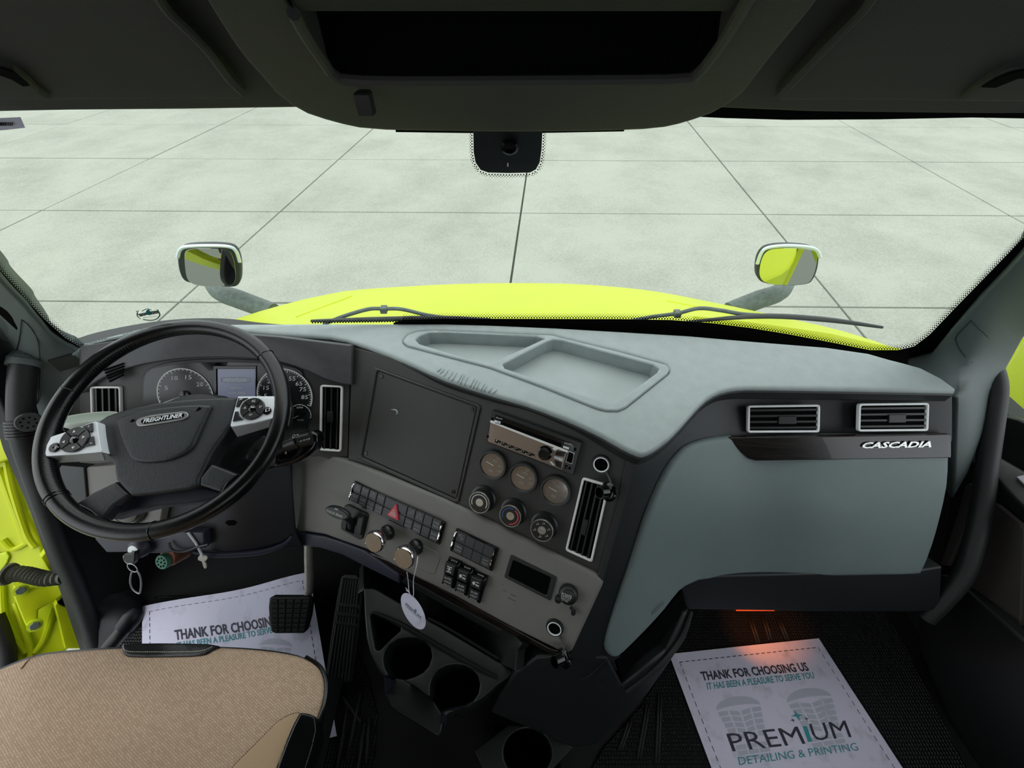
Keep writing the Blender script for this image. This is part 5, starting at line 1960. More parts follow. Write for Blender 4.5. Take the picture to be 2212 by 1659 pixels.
part('key_ring', ringt(KY.off(.002), d4(175, 283), .0115, .0008, rot=.9), 'silver', ig)
part('key_ring', ringt(KY.off(.004), d4(220, 368), .0125, .0008, sq=.8), 'silver', ig)
mb = MB().tube([KY.at(*d4(*q), .004) for q in ((218, 400), (205, 450), (200, 520), (225, 590), (290, 635), (306, 600), (312, 520), (300, 450), (270, 400))], .0016, 8, k=4)
part('cable_loop', mb, 'silver_dark', ig)
ky = thing('spare_key', 'small grey key hanging from a white cable tie under the column', 'key', OZ(440, 1215, .45))
YP = Plane(OZ(438, 1200, .50), [0, -.8, .6])
mb = MB()
mb.tube([YP.at(*d4(*q), .001) for q in ((800, 0), (880, 110), (955, 255))], .0023, 8)
part('cable_tie', mb, 'zip_tie', ky)
mb = MB()
mb.pprism(YP, C_(d4, [(925, 235), (985, 240), (1002, 265), (990, 290), (970, 300), (990, 330), (992, 368), (978, 376), (962, 360), (945, 302), (905, 285), (905, 258)]), -.0015, .001, .0004)
part('key_body', mb, 'steel', ky)
dg = thing('diagnostic_socket', 'round green diagnostic socket under the left dashboard', 'socket', OZ(350, 1213, .47))
DP = Plane(OZ(350, 1213, .47), [-.15, -.70, .68])
part('housing', MB().lathe(DP.off(-.012), .006, .008, [(.021, -.03), (.022, .0), (.019, .006)], 24), 'copper', dg)
a, b = DP.ab(*d4(535, 305))
part('face', MB().lathe(DP, a, b, [(.0165, -.012), (.0165, .001), (.0150, .003), (0, .003)], 28), 'green_plastic', dg)
for k in range(9):
    q, r_ = (0, 0) if k == 8 else (k * math.pi / 4, .0095)
    part('pin_hole', MB().lathe(DP, a + r_ * math.cos(q), b + r_ * math.sin(q), [(.0022, .0025), (.0022, .0034), (0, .0034)], 10), 'void', dg)

# ================================================================== CENTRE CONSOLE WITH CUP HOLDERS
cz = .385
con = thing('cup_holder_console', 'black console with two cup holders below the grey panel', 'console', OZ(900, 1450, FZ))
top = C_(d5, [(352, 300), (430, 300), (470, 320), (1330, 830), (1440, 905), (1400, 950), (1330, 1000), (1230, 1090), (1110, 1165), (980, 1205), (945, 1235), (932, 1225), (935, 1200), (960, 1188), (1020, 1182),
              (1090, 1160), (1150, 1115), (1185, 1060), (1195, 1000), (1180, 940), (1140, 890), (1080, 862), (1015, 856), (950, 866), (895, 895), (855, 945), (835, 1000), (834, 1060), (836, 1090),
              (800, 1072), (740, 1025), (690, 995), (655, 982), (640, 972), (665, 962), (720, 945), (780, 915), (825, 865), (848, 800), (838, 740), (800, 690), (740, 665), (670, 660), (600, 672),
              (540, 710), (505, 765), (498, 820), (510, 880), (530, 918), (528, 935), (497, 940), (470, 905), (430, 830), (400, 760), (375, 660), (360, 500)])
tri = C_(d5, [(402, 500), (425, 482), (450, 488), (620, 590), (618, 610), (560, 660), (475, 745), (455, 752), (440, 740), (415, 600)])
CZ = Plane([0, 0, cz], [0, 0, 1])
part('top_shell', MB().patch(CZ, top, thick=.002, rnd=4, step=18, holes=[tri], drop=.10), 'plastic_black', con)
low_ = C_(d5, [(500, 950), (530, 940), (650, 960), (840, 1080), (935, 1230), (930, 1260), (915, 1345), (900, 1370), (880, 1375), (800, 1325), (700, 1262), (600, 1205), (540, 1160), (510, 1085)])
part('front_step', MB().patch(Plane([0, 0, .315], [0, 0, 1]), low_, thick=.03, rnd=5, step=14), 'plastic_black', con)
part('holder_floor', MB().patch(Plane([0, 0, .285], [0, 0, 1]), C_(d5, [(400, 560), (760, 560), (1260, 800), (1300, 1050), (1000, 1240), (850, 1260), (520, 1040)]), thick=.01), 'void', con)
body = C_(d5, [(352, 300), (360, 500), (375, 660), (400, 760), (430, 830), (470, 905), (497, 945), (505, 1080), (540, 1160), (700, 1262), (880, 1378), (910, 1355), (932, 1240), (980, 1205), (1110, 1165), (1230, 1090), (1330, 1000),
               (1440, 905), (1300, 800)])
# outer wall of the console from rim to floor
W0 = [OZ(x, y, cz - .012) for x, y in [d5(*q) for q in ((352, 300), (357, 500), (372, 665), (397, 765), (427, 835), (467, 912), (494, 945))]]
W0 += [OZ(*d5(*q), .31) for q in ((503, 1080), (536, 1165), (620, 1215), (700, 1266), (800, 1330), (880, 1380), (908, 1366), (922, 1300))]
W0 += [OZ(*d5(*q), cz - .012) for q in ((935, 1238), (985, 1210), (1112, 1168), (1232, 1093), (1332, 1003), (1442, 906), (1470, 740))]
mb = MB()
cen = np.mean(W0, 0)
secs = []
for p in W0:
    d = nrm([p[0] - cen[0], p[1] - cen[1], 0])
    o = [p - d * .004, p - d * .001 - np.array([0, 0, .004]), p - d * .004 - np.array([0, 0, .08])]
    k = np.array([p[0] - d[0] * .05, p[1] - d[1] * .05 + .03, FZ])
    secs.append(o + [k, np.array([cen[0], cen[1], FZ]), np.array([p[0], p[1], .29]) - d * .02, p - d * .010 - np.array([0, 0, .03])])
mb.loops(secs, sm=True)
part('outer_wall', mb, 'navy_plastic', con)
rear = Surf([(d5(352, 300)[0], d5(352, 300)[1], 'z', cz), (d5(1330, 840)[0], d5(1330, 840)[1], 'z', cz - .01), (d5(350, 120)[0], d5(350, 120)[1], 'y', .31), (d5(1460, 720)[0], d5(1460, 720)[1], 'z', .45), (d5(900, 420)[0], d5(900, 420)[1], 'y', .26)])
part('rear_wall', MB().patch(rear, C_(d5, [(352, 120), (560, 120), (1000, 360), (1400, 590), (1500, 700), (1465, 760), (1450, 900), (1330, 850), (820, 545), (430, 330), (352, 320)]), thick=.02, rnd=2), 'plastic_black', con)
part('ridge', MB().tube([OZ(*d5(*q), cz + .003) for q in ((425, 478), (620, 560), (900, 720), (1150, 860), (1320, 945))], [.003, .005, .005, .005, .003], 8, k=4), 'plastic_satin', con)
part('pocket_edge', MB().tube([OZ(*d5(*q), cz + .006) for q in ((820, 520), (960, 590), (1330, 812))], .003, 8, k=4), 'plastic_satin', con)

# engine tunnel cover with third holder
tun = thing('tunnel_console', 'dark lower console with a third cup holder by the floor', 'console', OZ(1200, 1600, FZ))
ts = Surf([(1230, 1420, 'z', .44), (1345, 1480, 'z', .36), (1485, 1318, 'z', .40), (1260, 1640, 'z', .20), (1100, 1585, 'z', .26), (1330, 1425, 'z', .44)])
part('side_shell', MB().patch(ts, [(1115, 1452), (1160, 1420), (1230, 1412), (1312, 1420), (1345, 1482), (1440, 1405), (1478, 1325), (1492, 1316), (1470, 1400), (1400, 1500), (1290, 1610), (1245, 1618), (1060, 1540), (1080, 1500)],
                                   thick=.03, rnd=5), 'side_dark', tun)
c3 = [(1139.5 + 52 * math.cos(t), 1627 + 53 * math.sin(t)) for t in [2 * math.pi * i / 28 for i in range(28)]]
t3 = Plane([0, 0, .235], [0, 0, 1])
part('holder_top', MB().patch(t3, C_(d5, [(1150, 1480), (1400, 1290), (1640, 1290), (1880, 1455), (1700, 1640), (1500, 1800), (1300, 1800)]), thick=.002, rnd=4, step=14, holes=[c3], drop=.09), 'plastic_black', tun)
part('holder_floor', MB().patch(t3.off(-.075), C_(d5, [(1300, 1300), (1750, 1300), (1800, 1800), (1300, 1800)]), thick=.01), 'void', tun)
part('seam', MB().tube([ts.at(*e8(*q), .001) for q in ((440, 1570), (520, 1555), (620, 1470), (700, 1390), (770, 1320))], .0012, 6, k=4), 'pillar_dark', tun)
part('rest_pad', MB().patch(ts, C_(e8, [(645, 1600), (655, 1560), (700, 1500), (765, 1440), (780, 1450), (775, 1560), (740, 1700), (640, 1720)]), thick=-.003 + .004, rnd=2), 'pillar_dark', tun)
part('pocket_wall', MB().patch(Surf([(1345, 1480, 'z', .34), (1485, 1318, 'z', .38), (1480, 1270, 'z', .43), (1330, 1425, 'z', .42)]), [(1332, 1425), (1400, 1365), (1445, 1310), (1490, 1258), (1492, 1300), (1478, 1325), (1430, 1405), (1347, 1478)], thick=.01), 'void', tun)
part('pocket_rim', MB().tube([ts.at(*q, .004) for q in ((1490, 1318), (1468, 1375), (1420, 1435), (1350, 1490))], [.004, .007, .007, .004], 8, k=5), 'pillar_dark', tun)

# ================================================================== SEAT
seat = thing('driver_seat', 'tan woven driver seat with black leather edges', 'seat', (-.62, -.12, FZ))
ss = Surf([(350, 1405, 'z', .52), (350, 1500, 'z', .555), (60, 1500, 'z', .555), (620, 1500, 'z', .55), (350, 1700, 'z', .55), (-40, 1445, 'z', .535), (692, 1450, 'z', .53), (-50, 1700, 'z', .56), (610, 1650, 'z', .545)])
so = cr([(-140, 1500), (-60, 1462), (0, 1440), (50, 1420), (100, 1407), (170, 1400), (262, 1394), (380, 1391), (480, 1394), (560, 1399), (620, 1407), (660, 1418), (688, 1436), (700, 1460), (703, 1485), (697, 1520), (683, 1560),
         (672, 1610), (640, 1680), (600, 1800), (300, 1840), (-140, 1840), (-170, 1660)], 2, True)
part('cushion', MB().patch(ss, [tuple(q) for q in so], thick=.022, rnd=14, step=22, drop=.0), 'seat_fabric', seat)
part('cushion_side', MB().patch(Off(ss, -.020), [tuple(q) for q in inset(so, 3)], thick=.09, step=40), 'leather', seat)
part('leather_patch', MB().patch(Off(ss, .004), chaikin([(262, 1389), (263, 1402), (268, 1412), (280, 1417), (400, 1417), (440, 1414), (458, 1405), (478, 1391), (370, 1388)], 1), thick=.008, rnd=3, step=14), 'leather', seat)


def stitches(S, path, n, h, w_=.0006, m='stitch'):
    P = cr(path, 8)
    P = np.array(P)
    L = np.r_[0, np.cumsum(np.linalg.norm(np.diff(P, axis=0), axis=1))]
    mb = MB()
    for i in range(n):
        A = []
        for f in (i, i + .55):
            t = f / n * L[-1]
            A.append(S.at(np.interp(t, L, P[:, 0]), np.interp(t, L, P[:, 1]), h))
        mb.tube(A, w_, 5)
    return part('stitching', mb, m, seat, kind='stuff')


stitches(ss, [(268, 1396), (268, 1404), (275, 1410), (300, 1412), (400, 1411), (440, 1408), (462, 1399)], 50, .0042)
bo = Off(ss, .008)
part('side_bolster', MB().patch(bo, [(649, 1539), (668, 1541), (682, 1548), (684, 1575), (676, 1610), (660, 1660), (625, 1760), (560, 1760), (598, 1659), (618, 1605), (634, 1568)], thick=.03, rnd=5, step=9), 'leather', seat)
sp2 = Off(ss, .003)
part('plain_inset', MB().patch(sp2, [(648, 1540), (628, 1544), (600, 1560), (570, 1590), (540, 1620), (515, 1645), (498, 1664), (460, 1760), (560, 1760), (597, 1660), (617, 1605), (632, 1570)], thick=.006, rnd=2, step=14), 'seat_plain', seat)
stitches(sp2, [(645, 1545), (632, 1570), (618, 1605), (603, 1650)], 28, .002)
stitches(ss, [(648, 1540), (628, 1544), (600, 1560), (570, 1590), (540, 1620), (515, 1645), (498, 1664)], 34, .004, .0005, 'black_gloss')
part('seat_piping', MB().tube([ss.at(x, y, -.004) for x, y in ((660, 1416), (690, 1436), (703, 1462), (705, 1490), (699, 1525), (686, 1560))], .003, 8, k=5), 'leather', seat)
part('left_seam', MB().tube([ss.at(*d3(*q), .0008) for q in ((310, 1480), (240, 1530), (200, 1580), (180, 1600))], .0008, 6, k=4), 'copper', seat)
part('seat_pan', MB().box((-.62, -.16, .37), (.50, .50, .16), 0, .03), 'plastic_black', seat)
part('pedestal', MB().box((-.62, -.18, .195), (.34, .36, .19), 0, .02), 'plastic_black', seat)
bk = MB()
BP = Plane([-.62, -.44, .95], [0, 1, .12])
bk.prism(BP, rpoly([(-.24, -.42), (.24, -.42), (.25, .10), (.17, .36), (-.17, .36), (-.25, .10)], .08, 6), -.10, .05, .04)
part('backrest', bk, 'seat_plain', seat)

# ================================================================== FLOOR MATS, PAPER MATS
FM = Plane([0, 0, FZ + .008], [0, 0, 1])
m1 = thing('floor_mat', 'black rubber mat on the driver side, paper mat lying on it', 'mat', FM.at(760, 1600))
part('mat_sheet', MB().patch(FM, [(330, 1290), (420, 1283), (640, 1272), (692, 1272), (724, 1290), (740, 1320), (800, 1480), (814, 1545), (806, 1720), (560, 1800), (100, 1800), (150, 1500), (200, 1450)], thick=.007, rnd=3, step=40), 'mat_rubber', m1)
for a_, b_ in ((((690, 1300)), (715, 1320)), ((700, 1600), (735, 1490)), ((748, 1640), (780, 1500)), ((790, 1650), (799, 1550)), ((724, 1680), (752, 1520)), ((765, 1700), (790, 1560)), ((440, 1287), (660, 1277)), ((720, 1480), (780, 1560))):
    part('mat_rib', MB().tube([FM.at(*a_, .001), FM.at(*b_, .001)], .0045, 8), 'rubber', m1)
m2 = thing('floor_mat', 'black rubber mat on the passenger side, paper mat lying on it', 'mat', FM.at(1500, 1500))
part('mat_sheet', MB().patch(FM, [(1250, 1720), (1300, 1620), (1390, 1520), (1450, 1410), (1490, 1290), (1900, 1290), (1960, 1400), (2160, 1800), (1250, 1800)], thick=.007, rnd=3, step=40), 'mat_rubber', m2)
for a_, b_ in ((cF(915, 285), cF(958, 415)), (cF(980, 285), cF(1015, 400)), (cF(1050, 290), cF(1095, 400)), ((1340, 1620), (1360, 1560)), ((1380, 1640), (1400, 1520)), ((1420, 1650), (1425, 1500))):
    for k in (-3, 3):
        part('mat_rib', MB().tube([FM.at(a_[0] + k, a_[1], .001), FM.at(b_[0] + k, b_[1], .001)], .0035, 8), 'rubber', m2)


class Sheet:
    """paper laid over four measured corners with a soft curl"""

    def __init__(s, TL, TR, BR, BL, curl):
        s.c = [np.array(q, float) for q in (TL, TR, BR, BL)]
        s.curl = curl
        s.n = np.array([0, 0, 1.0])

    def w(s, a, b, h=0):
        TL, TR, BR, BL = s.c
        p = (TL * (1 - a) + TR * a) * (1 - b) + (BL * (1 - a) + BR * a) * b
        return p + np.array([0, 0, h + s.curl(a, b)])


def sheet_mesh(S, nx=30, ny=30, th=.0008):
    mb = MB()
    V = [S.w(i / nx, j / ny) for j in range(ny + 1) for i in range(nx + 1)]
    B = [v - np.array([0, 0, th]) for v in V]
    n = nx + 1
    F = [(j * n + i, j * n + i + 1, (j + 1) * n + i + 1, (j + 1) * n + i) for j in range(ny) for i in range(nx)]
    mb.add(V, F, True)
    mb.add(B, [f[::-1] for f in F], True)
    rim = [i for i in range(n)] + [j * n + nx for j in range(1, ny + 1)] + [ny * n + i for i in range(nx - 1, -1, -1)] + [j * n for j in range(ny - 1, 0, -1)]
    vs = [V[i] for i in rim] + [B[i] for i in rim]
    k = len(rim)
    mb.add(vs, [(i, (i + 1) % k, k + (i + 1) % k, k + i) for i in range(k)])
    return mb


def inkq(mb, S, a0, b0, a1, b1, h=.0005):
    mb.add([S.w(a0, b0, h), S.w(a1, b0, h), S.w(a1, b1, h), S.w(a0, b1, h)], [(0, 1, 2, 3)])


def inkpoly(mb, S, P, h=.0004):
    mb.add([S.w(a, b, h) for a, b in P], [tuple(range(len(P)))])


def sheet_inv(S, px, py):
    """(a, b) on the flat sheet under a pixel"""
    TL, TR, BR, BL = S.c
    a, b = .5, .5
    for _ in range(12):
        p = S.w(a, b)
        r = ray(px, py)
        t = (p[2] - CAM[2]) / r[2]
        e = (CAM + r * t - p)[:2]
        da = ((TR - TL) * (1 - b) + (BR - BL) * b)[:2]
        db = ((BL - TL) * (1 - a) + (BR - TR) * a)[:2]
        sol = np.linalg.solve(np.c_[da, db], e)
        a, b = a + sol[0], b + sol[1]
    return np.array([a, b])


def inktext(mb, S, s, bl, br, tl, bold=0.0, h=.0006):
    bl, br, tl = [sheet_inv(S, *q) for q in (bl, br, tl)]
    V, F = text_geo(s, bold)
    x0, y0 = V.min(0)
    x1, y1 = V.max(0)
    P = [bl + (br - bl) * (x - x0) / (x1 - x0) + (tl - bl) * (y - y0) / (y1 - y0) for x, y in V]
    mb.add([S.w(p[0], p[1], h) for p in P], F)


def sole(mb, S, c0, ex, ey):
    def q(x, y):
        return tuple(c0 + ex * x + ey * y)
    # toe cap
    P = [q(math.cos(t) * .95, -.45 - .55 * math.sin(t)) for t in [math.pi * i / 12 for i in range(13)]]
    P += [q(x, -.45 + .12 * (1 - x * x) * -1 + .0) for x in np.linspace(-.95, .95, 7)][1:-1]
    inkpoly(mb, S, P)
    for j in range(5):
        y0 = -.36 + j * .28
        w_ = .95 - .05 * j
        for i in range(4):
            x0, x1 = -w_ + i * w_ / 2 + .04, -w_ + (i + 1) * w_ / 2 - .04
            k = .10 if i in (1, 2) else 0
            sgn = 1 if i < 2 else -1
            inkpoly(mb, S, [q(x0, y0 + k * (sgn < 0)), q(x1, y0 + k * (sgn > 0)), q(x1, y0 + .22 + k * (sgn > 0)), q(x0, y0 + .22 + k * (sgn < 0))])
    for j in range(3):
        y0 = 1.25 + j * .26
        for i in range(3):
            x0 = -.65 + i * .45
            inkpoly(mb, S, [q(x0, y0), q(x0 + .4, y0), q(x0 + .4, y0 + .2), q(x0, y0 + .2)])


def star4(mb, S, a, b, ra, rb, h=.0006):
    P = []
    for i in range(8):
        r = 1 if i % 2 == 0 else .28
        t = i * math.pi / 4
        P.append((a + ra * r * math.sin(t), b - rb * r * math.cos(t)))
    inkpoly(mb, S, P, h)


def paper_mat(S, label, ar, K, T):
    """K lists the lettering as (text, bottom left, bottom right, top left, bold, material, name) in picture pixels"""
    t = thing('paper_mat', label, 'paper mat', S.w(.5, .5), 'printed paper mats on the cab floor')
    part('sheet', sheet_mesh(S), 'paper', t, recalc=True)
    mb = MB()
    da, db = .045, .045 / ar
    for i in range(24):
        a = da + (1 - 2 * da) * i / 24
        inkq(mb, S, a, db, a + .024, db + .003)
        inkq(mb, S, a, 1 - db, a + .024, 1 - db + .003)
    n = int(24 * ar)
    for i in range(n):
        b = db + (1 - 2 * db) * i / n
        inkq(mb, S, da, b, da + .0035, b + .55 / n)
        inkq(mb, S, 1 - da, b, 1 - da + .0035, b + .55 / n)
    part('dashed_border', mb, 'navy_ink', t, kind='stuff', recalc=False)
    for c, e, g in T['soles']:
        mb = MB()
        c, e, g = [sheet_inv(S, *q) for q in (c, e, g)]
        sole(mb, S, c, e - c, g - c)
        part('shoe_print', mb, 'print_pale', t, recalc=False)
    for s_, bl, br, tl, bo_, m_, nm in K:
        mb = MB()
        inktext(mb, S, s_, bl, br, tl, bo_)
        part(nm, mb, m_, t, recalc=False)
    if T.get('stars'):
        mb = MB()
        for (x, y), r in T['stars'][:1]:
            c = sheet_inv(S, x, y)
            star4(mb, S, c[0], c[1], *[abs(sheet_inv(S, x + r, y)[0] - c[0]), abs(sheet_inv(S, x, y + r)[1] - c[1])])
        part('star', mb, 'teal_ink', t, recalc=False)
        mb = MB()
        for (x, y), r in T['stars'][1:]:
            c = sheet_inv(S, x, y)
            star4(mb, S, c[0], c[1], *[abs(sheet_inv(S, x + r, y)[0] - c[0]), abs(sheet_inv(S, x, y + r)[1] - c[1])])
        part('small_stars', mb, 'navy_ink', t, recalc=False)
    return t


z0 = FZ + .010
TL, TR = OZ(1445, 1413, z0), OZ(1768, 1379, z0)
Wd = np.linalg.norm(TR - TL)
uyl = nrm(OZ(1536, 1659, z0) - TL)
uyr = nrm(OZ(1948, 1659, z0) - TR)
Ld = Wd * 1.30
paper_mat(Sheet(TL, TR, TR + uyr * Ld, TL + uyl * Ld, lambda a, b: .0015 + .003 * math.sin(a * 3 + b * 2) ** 2), 'white paper mat on the passenger floor, lettered PREMIUM', 1.30,
          [('THANK FOR CHOOSING US', cF(694, 592), cF(1200, 545), cF(681, 549), .03, 'navy_ink', 'headline'),
           ('IT HAS BEEN A PLEASURE TO SERVE YOU', cF(718, 634), cF(1225, 580), cF(712, 602), .02, 'teal_ink', 'second_line'),
           ('PREM', cF(836, 925), cF(1180, 888), cF(806, 842), 0, 'navy_ink', 'brand_name'),
           ('I', cF(1192, 880), cF(1212, 878), cF(1166, 806), .0, 'teal', 'brand_letter'),
           ('UM', cF(1222, 876), cF(1398, 858), cF(1196, 796), 0, 'navy_ink', 'brand_name'),
           ('DETAILING & PRINTING', cF(868, 990), cF(1432, 920), cF(860, 952), 0, 'teal_ink', 'brand_line')],
          {'soles': [(cF(880, 760), cF(990, 745), cF(915, 860)), (cF(1218, 722), cF(1330, 705), cF(1262, 822))], 'stars': [(cF(1140, 755), 14), (cF(1120, 778), 6), (cF(1184, 771), 6)]})
TL, TR = OZ(308, 1310, z0), OZ(668, 1236, FZ + .14)
BR = OZ(728, 1590, z0 + .01)
dl = nrm(OZ(308, 1520, z0) - TL)
BL = TL + dl * .42
paper_mat(Sheet(TL, TR, BR, BL, lambda a, b: .002 - .045 * math.sin(math.pi * min(1, a * 1.05)) ** 2 * (1 - b) * a), 'white paper mat on the driver floor, under the brake pedal', .95,
          [('THANK FOR CHOOSING US', cD(1103, 826), cD(1832, 715), cD(1095, 760), .03, 'navy_ink', 'headline'),
           ('IT HAS BEEN A PLEASURE TO SERVE YOU', cD(1115, 878), cD(1800, 760), cD(1110, 838), .02, 'teal_ink', 'second_line')],
          {'soles': [(cD(1735, 900), cD(1840, 905), cD(1735, 990))]})

# ================================================================== PEDALS
bpd = thing('brake_pedal', 'black rubber brake pedal on a bare steel arm', 'pedal', OZ(625, 1370, .2))
BPl = Plane(OZ(625, 1330, .26), [0, -.62, .78])
o = C_(cD, [(1690, 565), (1715, 552), (1930, 552), (1950, 560), (1962, 585), (1950, 680), (1925, 768), (1905, 785), (1725, 786), (1700, 770), (1688, 690), (1684, 620)])
part('pad_base', MB().patch(BPl, o, thick=.012, rnd=5, step=12), 'rubber', bpd)
Q = quadmap(cD(1698, 566), cD(1950, 564), cD(1915, 778), cD(1708, 778))
mb = MB()
for i in range(5):
    for j in range(7):
        raised(mb, BPl, [Q(i / 5 + .015, j / 7 + .02), Q((i + 1) / 5 - .015, j / 7 + .02), Q((i + 1) / 5 - .015, (j + 1) / 7 - .02), Q(i / 5 + .015, (j + 1) / 7 - .02)], -.001, .004, .001)
part('tread_blocks', mb, 'rubber', bpd, kind='stuff')
A = [OZ(667, 1172, .37), OZ(667, 1205, .34), OZ(668, 1262, .29), OZ(663, 1288, .268), OZ(650, 1303, .252)]
part('arm', MB().tube(A, [.0105, .0105, .0105, .010, .009], 10, k=5), 'steel', bpd)
apd = thing('accelerator_pedal', 'long ribbed black accelerator pedal', 'pedal', OZ(730, 1460, FZ))
APl = Surf([(742, 1245, 'z', .32), (782, 1260, 'z', .32), (705, 1468, 'z', .17), (757, 1474, 'z', .17)])
o = C_(d5, [(188, 225), (215, 205), (300, 208), (325, 235), (348, 270), (345, 340), (310, 700), (268, 985), (180, 990), (80, 962), (78, 930), (120, 620), (160, 360)])
part('pad_base', MB().patch(APl, o, thick=.012, rnd=3, step=18), 'rubber', apd)
Qt = quadmap(d5(205, 222), d5(335, 235), d5(262, 975), d5(88, 945))
for i in range(7):
    s = (i + .5) / 7
    for t0, t1 in ((.01, .25), (.29, .345), (.38, .435), (.47, .99)):
        L = []
        part('rib', MB().tube([APl.at(*Qt(s, t0), .001), APl.at(*Qt(s, (t0 + t1) / 2), .001), APl.at(*Qt(s, t1), .001)], .0032, 6), 'rubber', apd)

# ================================================================== GRAB HANDLES
gh = thing('grab_handle', 'black grab handle on the left pillar with a clip on it', 'handle', OX(70, 1000, -1.06), 'pillar grab handles')
path = [(58, 770, -1.0), (50, 800, -1.0), (46, 860, -1.01), (47, 910, -1.02), (55, 960, -1.03), (82, 1040, -1.05), (127, 1172, -1.09), (171, 1280, -1.12), (205, 1385, -1.13), (225, 1450, -1.13)]
part('bar', MB().tube([OX(x, y, X) for x, y, X in path], [.022, .0205, .0205, .0205, .0205, .0205, .0205, .0205, .0205, .0205], 16, k=5), 'pillar_dark', gh)
part('socket_cover', MB().tube([OX(62, 752, -.995), OX(56, 775, -1.0), OX(51, 792, -1.0)], [.012, .026, .025], 18, k=4), 'pillar', gh)
for k in range(6):
    y = 908 + k * 6.5
    part('collar_rib', MB().tube([OX(46 + k * .8, y, -1.02), OX(46.5 + k * .8, y + 5, -1.02)], .0235, 18), 'plastic_black', gh)
kp = Plane(OX(62, 912, -.985), [.75, -.5, .42])
mb = MB()
mb.lathe(kp, 0, 0, [(.019, -.014), (.019, .003), (.017, .005), (0, .0055)], 24)
part('clip_button', mb, 'gauge_bezel', gh)
for k in range(9):
    q, r_ = (0, 0) if k == 8 else (k * math.pi / 4, .0105)
    part('button_hole', MB().lathe(kp, r_ * math.cos(q), r_ * math.sin(q), [(.0018, .005), (.0018, .0060), (0, .0060)], 8), 'void', gh)
gh2 = thing('grab_handle', 'black grab handle on the right pillar beside the dashboard', 'handle', OX(2125, 1100, 1.0), 'pillar grab handles')
path = [(2118, 742, 1.0), (2124, 755, 1.0), (2142, 793, 1.0), (2152, 836, 1.0), (2146, 900, 1.0), (2132, 1005, 1.0), (2121, 1092, 1.0), (2102, 1180, .99), (2080, 1244, .98), (2040, 1295, .96), (2000, 1335, .94)]
part('bar', MB().tube([OX(x, y, X) for x, y, X in path], .0172, 16, k=5), 'pillar_dark', gh2)
part('socket_cover', MB().tube([OX(2108, 722, .985), OX(2116, 738, .995), OX(2124, 752, 1.0)], [.012, .025, .024], 18, k=4), 'pillar', gh2)
gh3 = thing('entry_handle', 'short black handle end beside the front of the driver seat', 'handle', OZ(255, 1380, .5))
part('bar', MB().tube([OX(275, 1348, -.86), OX(262, 1366, -.87), OX(238, 1395, -.89), OX(215, 1430, -.9)], [.013, .0145, .0145, .0145], 14, k=4), 'plastic_black', gh3)
part('socket_cover', MB().tube([OX(300, 1318, -.85), OX(285, 1335, -.855), OX(268, 1357, -.865)], [.012, .019, .018], 14, k=4), 'navy_dark', gh3)

# ================================================================== OPEN LEFT DOOR (bright yellow-green)
od = thing('open_door', 'bright yellow-green open driver door seen past the left pillar', 'door', OX(60, 1300, -1.3))
ds = Surf([(0, 900, 'x', -1.34), (60, 1060, 'x', -1.28), (100, 1200, 'x', -1.24), (0, 1440, 'x', -1.28), (130, 1400, 'x', -1.22), (40, 1200, 'x', -1.30)])
part('door_skin', MB().patch(ds, [(-90, 880), (-20, 885), (8, 890), (14, 935), (34, 945), (30, 990), (36, 1040), (52, 1105), (86, 1172), (94, 1195), (108, 1180), (112, 1200), (126, 1260), (146, 1330), (150, 1400), (60, 1470), (-90, 1520)],
                             thick=.03, rnd=8, step=26), 'neon', od)
for pts in ([(0, 1010), (25, 1080), (58, 1165), (62, 1172)], [(8, 1165), (30, 1185), (60, 1172)], [(12, 975), (26, 1050), (58, 1150), (78, 1182)], [(35, 1300), (62, 1390), (64, 1420)], [(118, 1310), (95, 1380), (72, 1410)], [(5, 1260), (12, 1340), (55, 1410)]):
    part('pressed_edge', MB().tube([ds.at(x, y, .003) for x, y in pts], .007, 8, k=5), 'neon', od)
dsl = Surf([(c[0], c[1], 'd', ds.depth(c[0], c[1]) - .02) for c in ((0, 960), (35, 930), (35, 985), (60, 1200))])
part('hinge_cover', MB().patch(dsl, [(-60, 965), (0, 948), (25, 933), (34, 940), (36, 980), (30, 990), (0, 1000), (-60, 1010)], thick=.03, rnd=5), 'neon', od)
part('door_seal', MB().tube([ds.at(x, y, .012) for x, y in ((-10, 1330), (4, 1370), (14, 1420), (10, 1470))], .018, 10, k=5), 'rubber', od)
part('glass_strip', MB().patch(Surf([(c[0], c[1], 'd', ds.depth(c[0], c[1]) - .004) for c in ((0, 1200), (18, 1200), (0, 1235), (10, 1220))]), C_(d3, [(-80, 600), (0, 612), (55, 600), (78, 640), (60, 690), (0, 780), (-80, 800)]), thick=.002, rnd=2), 'neon_pale', od)
# hinge arm with bolts
hg = part('hinge_arm', MB().patch(Surf([(c[0], c[1], 'd', ds.depth(c[0], c[1]) - o) for c, o in (((35, 1265), .035), ((140, 1265), .02), ((62, 1365), .03), ((80, 1320), .03), ((120, 1300), .02))]),
                                  C_(d3, [(110, 880), (200, 870), (230, 900), (420, 900), (520, 890), (575, 905), (580, 940), (500, 1000), (400, 1060), (330, 1100), (325, 1180), (300, 1200), (270, 1290), (250, 1300), (200, 1200), (150, 1080), (112, 980)]),
                                  thick=.02, rnd=5, step=16), 'neon', od)
for c in ((178, 928), (298, 1228)):
    HPl = Plane(CAM + ray(*d3(*c)) * (ds.depth(*d3(*c)) - .035), [.75, -.3, .55])
    b_ = part('bolt_washer', MB().lathe(HPl, 0, 0, [(.014, -.01), (.014, .003), (0, .003)], 20), 'neon_pale', od)
    mb = MB()
    mb.lathe(HPl, 0, 0, [(.0095, .002), (.0095, .010), (.0085, .012), (0, .012)], 6, sm=False)
    part('bolt_head', mb, 'arm_grey', b_)
